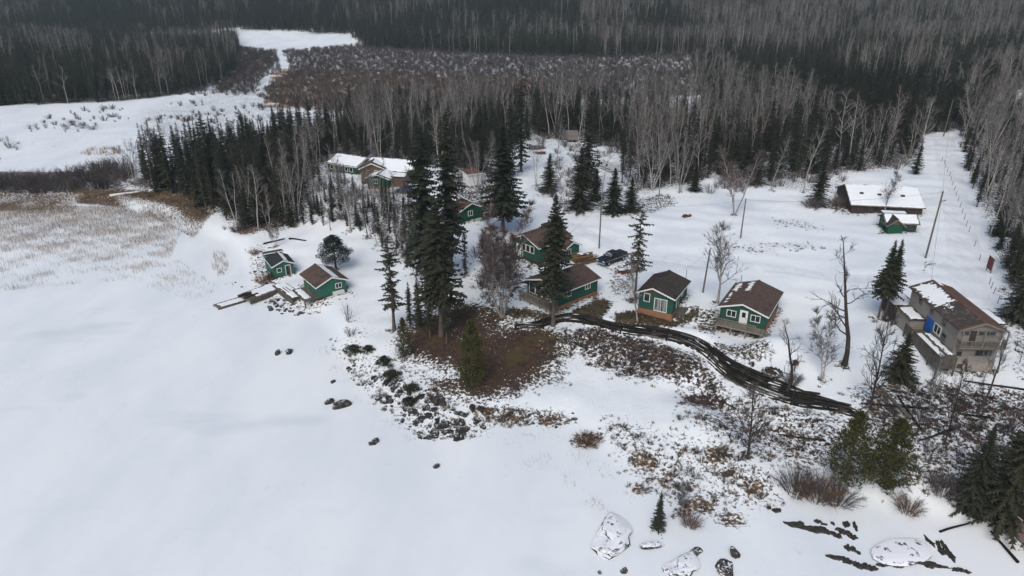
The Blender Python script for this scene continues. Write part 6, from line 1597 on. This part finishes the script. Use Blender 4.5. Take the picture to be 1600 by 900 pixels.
# notice board by the road
a, b = ground(1536, 420), ground(1552, 432)
dv = b - a; yaw = math.atan2(dv[1], dv[0]); r = empty('notice_board', (a + b) / 2, yaw); tag(r, 'tall reddish board sign on two posts by the road fence', 'sign'); Lb = 1.7
for s_ in (-1, 1): MB().box(s_ * Lb / 2 - .06, s_ * Lb / 2 + .06, -.06, .06, -.4, 2.6).build('post', 'pole_wood', r)
bm_ = MB().box(-Lb / 2 - .1, Lb / 2 + .1, -.10, -.062, -.14, .14).mesh('board', 'red_boards')
for i in range(7): put('board', bm_, r, (0, 0, .75 + i * .3))
# thin pole by the boathouse, sled, barrel, fire pit and other small things
p = ground(487, 478); r = empty('mast_pole', p); tag(r, 'pale thin pole leaning in front of the boathouse', 'pole'); MB().tube([(0, 0, -.2), (-.25, .1, 2.8), (-.55, .2, 5.2)], [.07, .06, .04], 8).build('shaft', 'weathered_log', r); MB().box(-.15, .15, -.15, .15, -.1, .25).build('foot', 'deck_wood', r)
p = ground(1073, 339); r = empty('sled', p, .3); tag(r, 'small dark red sled alone on the snowy clearing', 'sled')
m = MB().prism([(-.9, -.4, .12), (.7, -.4, .12), (.95, -.4, .42), (.85, -.4, .48), (.6, -.4, .25), (-.9, -.4, .25)], (0, .8, 0)); m.build('tub', 'red_boards', r)
for y in (-.35, .35): MB().box(-.95, .8, y - .04, y + .04, 0, .12).build('runner', 'dark_metal', r)
MB().box(-.7, .1, -.32, .32, .25, .5).build('load', 'dark_wall', r)
p = ground(1206, 584); r = empty('fire_pit', p); tag(r, 'round snow-filled stone fire pit on the bank above the log wall', 'fire pit')
sm_ = []
for k in range(3):
    bm = bmesh.new(); bmesh.ops.create_icosphere(bm, subdivisions=2, radius=.24); rr_ = random.Random(k)
    for v in bm.verts: v.co *= rr_.uniform(.8, 1.15)
    me = bpy.data.meshes.new('stone'); bm.to_mesh(me); bm.free(); me.materials.append(M['shore_rock']); sm_.append(me)
for k in range(14):
    an = k * 6.283 / 14; o = put('stone', sm_[k % 3], r, (math.cos(an) * 1.05, math.sin(an) * 1.05, .2), (an, 0, an)); o.scale = (1, 1, 1.2)
MB().tube([(0, 0, .0), (0, 0, .12)], .85, 16).build('ash_bed', 'dark_wall', r); MB().bar((-.8, -1.3, .4), (.9, -1.25, .4), .25, .07).build('bench', 'weathered_log', r); MB().bar((0, -1.3, -.3), (0, -1.3, .4), .15, .15, (1, 0, 0)).build('bench_leg', 'deck_wood', r)
p = ground(1241, 580); r = empty('lantern_post', p); tag(r, 'small brown post box behind the dark red-brown bush', 'post box'); MB().box(-.06, .06, -.06, .06, -.2, .9).build('post', 'deck_wood', r); MB().box(-.3, .3, -.22, .22, .9, 1.3).build('box', 'tan_wall', r); MB().prism([(-.38, -.3, 1.3), (.38, -.3, 1.3), (0, -.3, 1.55)], (0, .6, 0)).build('roof', 'dark_shingle', r)
p = ground(1176, 572); r = empty('stump', p); tag(r, 'short dark stump on the snow left of the fire pit', 'stump'); MB().tube([(0, 0, -.2), (0, 0, .6)], [.2, .15], 9).build('stem', 'dark_bark', r); MB().tube([(0, 0, .6), (0, 0, .63)], [.14, .13], 9).build('cut_face', 'weathered_log', r)
p = ground(885, 312)
# ------------------------------------------------------------------ pickup truck
a, b = ground(938, 416), ground(979, 401)
dv = a - b; yaw = math.atan2(dv[1], dv[0]); mid_ = ground(957, 411)
r = empty('pickup_truck', mid_ + np.array([0, .6, .02]), yaw); tag(r, 'black crew-cab pickup truck parked on the snow between cabins', 'pickup truck')
# +x is the nose
def arch(cx, z0=.42, rad=.46, n=8): return [(cx + rad * math.cos(math.pi - math.pi * i / n), z0 + rad * math.sin(math.pi * i / n)) for i in range(n + 1)]
side = [(-2.9, .55), (-2.35, .5)] + arch(-1.75) + [(1.25, .42)] + arch(1.85) + [(2.55, .45), (2.9, .55), (2.95, 1.0), (2.85, 1.12), (1.25, 1.22), (-2.9, 1.2)]
q = MB().prism([(x, -.96, z) for x, z in side], (0, 1.92, 0)); q.build('body', 'truck_paint', r)
cab = [(-1.0, 1.2), (1.3, 1.2), (.62, 1.83), (-.85, 1.86)]
MB().prism([(x, -.86 if z < 1.3 else -.74, z) for x, z in cab], (0, 0, 0)) 
m = MB(); vs = [(x, s_ * (.90 if z < 1.3 else .74), z) for s_ in (-1, 1) for x, z in cab]; s = m.verts(vs)
m.F4 += [[s, s + 1, s + 2, s + 3], [s + 7, s + 6, s + 5, s + 4]]
for i in range(4): j = (i + 1) % 4; m.F4.append([s + i, s + 4 + i, s + 4 + j, s + j])
m.build('cab', 'truck_paint', r)
MB().prism([(1.22, -.72, 1.30), (1.22, .72, 1.30), (.72, .64, 1.77), (.72, -.64, 1.77)], (.02, 0, .02)).build('windscreen', 'curtained_pane', r)
for s_ in (-1, 1):
    for x0, x1 in ((-.05, .85), (-.85, -.12)):
        y0, y1 = s_ * .895, s_ * .77
        MB().prism([(x0, y0, 1.3), (x1 + (.12 if x1 > .5 else 0), y0, 1.3), (x1 - (.25 if x1 > .5 else 0), y1, 1.76), (x0, y1, 1.76)], (0, s_ * .015, .005)).build('side_window', 'glass_pane', r)
    MB().box(-2.8, 2.7, s_ * .965 - .01, s_ * .965 + .01, .84, .90).build('side_moulding', 'chrome', r)
    MB().box(2.9, 2.985, s_ * .68 - .2, s_ * .68 + .2, .78, .98).build('headlight', 'pale_panel', r)
    MB().box(.95, 1.12, s_ * 1.0 - .08, s_ * 1.0 + .12, 1.25, 1.42).build('mirror', 'truck_paint', r)
    MB().box(-2.94, -2.88, s_ * .85 - .08, s_ * .85 + .08, .75, 1.1).build('tail_light', 'red_boards', r)
    for x in (-1.75, 1.85):
        w_ = MB().tube([(x, s_ * .72, .40), (x, s_ * .98, .40)], .40, 18).build('wheel', 'tyre_rubber', r); MB().tube([(x, s_ * .97, .40), (x, s_ * 1.0, .40)], .23, 14).build('rim', 'chrome', w_)
MB().box(2.92, 2.98, -.45, .45, .72, 1.0).build('grille', 'dark_metal', r); MB().box(2.85, 3.08, -.95, .95, .42, .62).build('bumper', 'chrome', r); MB().box(-3.05, -2.9, -.95, .95, .45, .62).build('bumper', 'chrome', r)
MB().prism([(-2.88, -.88, 1.2), (-1.05, -.88, 1.2), (-1.05, -.82, 1.42), (-2.88, -.82, 1.34)], (0, 0, 0)); MB().box(-2.88, -1.04, -.9, .9, 1.19, 1.36).build('tonneau_cover', 'truck_paint', r)

# ------------------------------------------------------------------ rocks
ROCKS = []
for k in range(7):
    rg = np.random.default_rng(200 + k); bm = bmesh.new(); bmesh.ops.create_icosphere(bm, subdivisions=3, radius=1.0)
    ks = [(rg.normal(size=3) * rg.uniform(.8, 2.6), rg.uniform(0, 6.28), rg.uniform(.05, .17)) for _ in range(12)]
    pl_ = [(lambda d: d / np.linalg.norm(d))(rg.normal(size=3)) for _ in range(9)]
    for v in bm.verts:
        c_ = np.array(v.co); f = 1 + sum(a_ * math.sin(c_ @ kk + ph) for kk, ph, a_ in ks)
        c_ = c_ * f
        for d_ in pl_:
            e = c_ @ d_
            if e > .78: c_ -= d_ * (e - .78) * .85
        v.co = c_
    me = bpy.data.meshes.new('rock'); bm.to_mesh(me); bm.free(); me.materials.append(M['shore_rock']); ROCKS.append(me)
SLABS = []
for me in ROCKS[:4]:
    m2 = me.copy(); m2.materials.clear(); m2.materials.append(M['snowy_slab']); SLABS.append(m2)
_rr = random.Random(8)
LEDGES = []
for k in range(6):
    rg = np.random.default_rng(300 + k); nn_ = 30; ph_ = rg.uniform(0, 6.28, 6); q = []
    for i in range(nn_):
        an = 2 * math.pi * i / nn_; rad = .62 + sum(.16 / ((j + 1) ** .35) * math.sin((j + 2) * an + ph_[j]) for j in range(6)) * .55 + rg.uniform(-.13, .13)
        q.append((math.cos(an) * max(.12, rad), math.sin(an) * max(.12, rad)))
    m = MB(); s0_ = m.verts([(x, y, -.6) for x, y in q]); s1_ = m.verts([(x * .93, y * .93, rg.uniform(.2, .7)) for x, y in q]); s2_ = m.verts([(x * .45, y * .45, rg.uniform(.5, 1.1)) for x, y in q]); c_ = m.verts([(0, 0, .8)])
    for i in range(nn_):
        j = (i + 1) % nn_; m.F4 += [[s0_ + i, s0_ + j, s1_ + j, s1_ + i], [s1_ + i, s1_ + j, s2_ + j, s2_ + i]]; m.F3.append([s2_ + i, s2_ + j, c_])
    LEDGES.append(m.mesh('ledge', 'bare_ledge'))
def rock(px, py, sx, sy, sz, label, group=None, slab=False, sink=.25, rz=None, name='rock', ledge=False):
    p = ground(px, py); o = put(name, _rr.choice(LEDGES if ledge else (SLABS if slab else ROCKS)), None, (p[0], p[1], p[2] + sz * (1 - 2 * sink) * .5), (0, 0, _rr.uniform(0, 6.28) if rz is None else rz)); o.scale = (sx, sy, sz)
    return tag(o, label, 'rock', group)
rock(534, 633, 1.1, .8, .55, 'larger dark rock breaking through the lake ice', rz=.9); rock(515, 629, .65, .5, .4, 'smaller dark rock left of the larger one in the ice', rz=.5)
rock(584, 692, .75, .5, .4, 'lone dark rock low in the ice off the left shore'); rock(681, 730, .4, .3, .25, 'tiny dark rock farthest out on the ice')
rock(520, 597, .35, .3, .25, 'tiny dark rock on the ice near the left shore'); rock(452, 550, .9, .5, .4, 'right dark rock of the pair beyond the left shore'); rock(433, 553, .4, .6, .4, 'left dark rock of the pair beyond the left shore')
rock(719, 661, .75, .65, .55, 'big rounded pale boulder on the rocky shore'); rock(700, 664, .65, .55, .45, 'dark round boulder left of the pale boulder'); rock(684, 629, 1.2, .9, .9, 'largest grey boulder of the rocky shore'); rock(744, 660, .45, .4, .4, 'small round boulder right of the pale boulder')
rock(752, 667, .35, .3, .3, 'smallest round boulder right of the pale boulder')
rock(957, 842, 3.2, 1.9, .62, 'large half snow-covered rock slab at the front of the shore', slab=True, rz=1.2, name='flat_rock'); rock(1064, 888, 2.2, 1.3, .5, 'streaky grey rock slab at the bottom shore', rz=.6, name='flat_rock', slab=True)
rock(1132, 888, 1.3, .9, .5, 'mossy brown rock mound at the bottom shore'); rock(1148, 868, .55, .5, .5, 'dark rock on top of the mossy mound'); rock(1020, 855, 1.4, .6, .4, 'low dark rock ledge in front of the little spruce', rz=.2, slab=True); rock(1088, 862, .8, .5, .3, 'small dark rock right of the low ledge')
rock(975, 893, .4, .35, .25, 'tiny dark rock below the large slab'); rock(937, 895, .25, .2, .2, 'tiniest rock at the bottom edge below the large slab')
rock(1420, 866, 3.9, 2.3, .5, 'broad snow-covered rock slab in the lower right ice', slab=True, rz=.3, name='flat_rock', sink=.36)
for i, (x, y, a_, b_) in enumerate(((1245, 822, 1.1, .4), (1275, 828, 1.5, .5), (1300, 838, .8, .5), (1322, 836, .9, .5), (1290, 818, .5, .3), (1328, 822, .5, .7), (1210, 797, .5, .3), (1310, 872, 1.0, .4), (1335, 882, .8, .4), (1358, 890, .9, .4), (1330, 862, .6, .4), (1374, 862, .5, .4), (1390, 884, 1.0, .35), (1455, 884, 1.1, .35), (1475, 862, .5, 1.0), (1462, 850, .4, .8), (1500, 893, .7, .3))):
    for q_ in range(3): rock(x + (q_ - 1) * 9 + _rr.uniform(-4, 4), y + (q_ - 1.5) * 2.2 + _rr.uniform(-3, 3), a_ * _rr.uniform(.6, 1.25), b_ * _rr.uniform(.7, 1.5), _rr.uniform(.08, .2), ledge=True, label='dark low rock edge showing through the lower right shore snow', group='low rock edges of the lower right shore', rz=_rr.uniform(-.5, .1))
def rocks(poly_px, n, smin, smax, label, group, flat_=.6, marks=None):
    poly = gpoly(poly_px); lo, hi = poly.min(0), poly.max(0); k = 0
    while k < n:
        x, y = _rr.uniform(lo[0], hi[0]), _rr.uniform(lo[1], hi[1])
        if not in_poly(np.array([[x, y]]), poly)[0]: continue
        s = smin + (smax - smin) * _rr.random() ** 2.2; z = float(hz(x, y))
        o = put('rock', _rr.choice(ROCKS), None, (x, y, z + s * .12), (_rr.uniform(-.2, .2), _rr.uniform(-.2, .2), _rr.uniform(0, 6.28))); o.scale = (s, s * _rr.uniform(.5, .9), s * flat_ * _rr.uniform(.7, 1.1)); tag(o, ('big ' if s > smin + (smax - smin) * .45 else ('small ' if s < smin + (smax - smin) * .12 else 'mid-sized ')) + label + (' ' + near_mark(x, y, marks) if marks else ''), 'rock', group); k += 1
rocks([(590, 585), (625, 595), (680, 612), (705, 640), (760, 655), (760, 668), (700, 690), (660, 692), (640, 668), (600, 640), (575, 610)], 95, .2, .8, 'dark rock among the boulders of the rocky left shore', 'rocks of the rocky left shore', marks=[('near the pale boulder', ground(719, 661)), ('near the largest grey boulder', ground(684, 629)), ('below the junipers', ground(605, 600)), ('out by the ice', ground(650, 685)), ('at the brown grass', ground(755, 655))])
for k in range(20):
    x, y = [(600, 590), (625, 612), (650, 632), (672, 650), (690, 668), (712, 676), (735, 650), (660, 660)][k % 8]
    rock(x + _rr.uniform(-22, 22), y + _rr.uniform(-13, 13), _rr.uniform(.5, 1.3), _rr.uniform(.35, .8), _rr.uniform(.2, .4), 'flat dark ledge among the boulders of the rocky left shore', 'dark ledges of the rocky left shore', ledge=True)
rocks([(405, 470), (440, 462), (470, 478), (490, 486), (470, 494), (430, 490), (400, 480)], 40, .2, .55, 'dark stone in the rubble in front of the shore deck', 'stones in front of the shore deck')
rocks([(495, 470), (560, 452), (565, 462), (500, 482)], 10, .12, .35, 'dark stone in the snow in front of the boathouse', 'stones in front of the boathouse')
rocks([(530, 560), (570, 545), (600, 575), (580, 610), (545, 590)], 20, .12, .4, 'dark stone on the left shore above the ice rocks', 'small stones of the left shore')
rocks([(395, 385), (420, 385), (428, 430), (400, 440)], 16, .2, .5, 'dark stone on the bank left of the little hut', 'stones left of the little hut')
rocks([(760, 640), (900, 640), (915, 660), (860, 668), (770, 660)], 14, .15, .5, 'dark stone along the brown grass of the little bay', 'stones of the little bay')
rocks([(355, 440), (385, 443), (380, 452), (352, 446)], 5, .15, .4, 'dark stone by the dock in the ice', 'stones by the dock')

# ------------------------------------------------------------------ the damp winter air
hzm = bpy.data.materials.new('winter_air'); hzm.use_nodes = True
_n = hzm.node_tree.nodes; _o = [n for n in _n if n.type == 'OUTPUT_MATERIAL'][0]
for n in list(_n):
    if n != _o: _n.remove(n)
pv = _n.new('ShaderNodeVolumePrincipled'); pv.inputs['Color'].default_value = (0.70, 0.90, 0.98, 1); pv.inputs['Density'].default_value = 0.00014
hzm.node_tree.links.new(pv.outputs[0], _o.inputs['Volume'])
M['winter_air'] = hzm
hz_o = MB().box(-1600, 1600, -150, 1800, -1.5, 190).build('haze', 'winter_air'); tag(hz_o, 'thin grey winter air', 'haze', None, 'stuff')
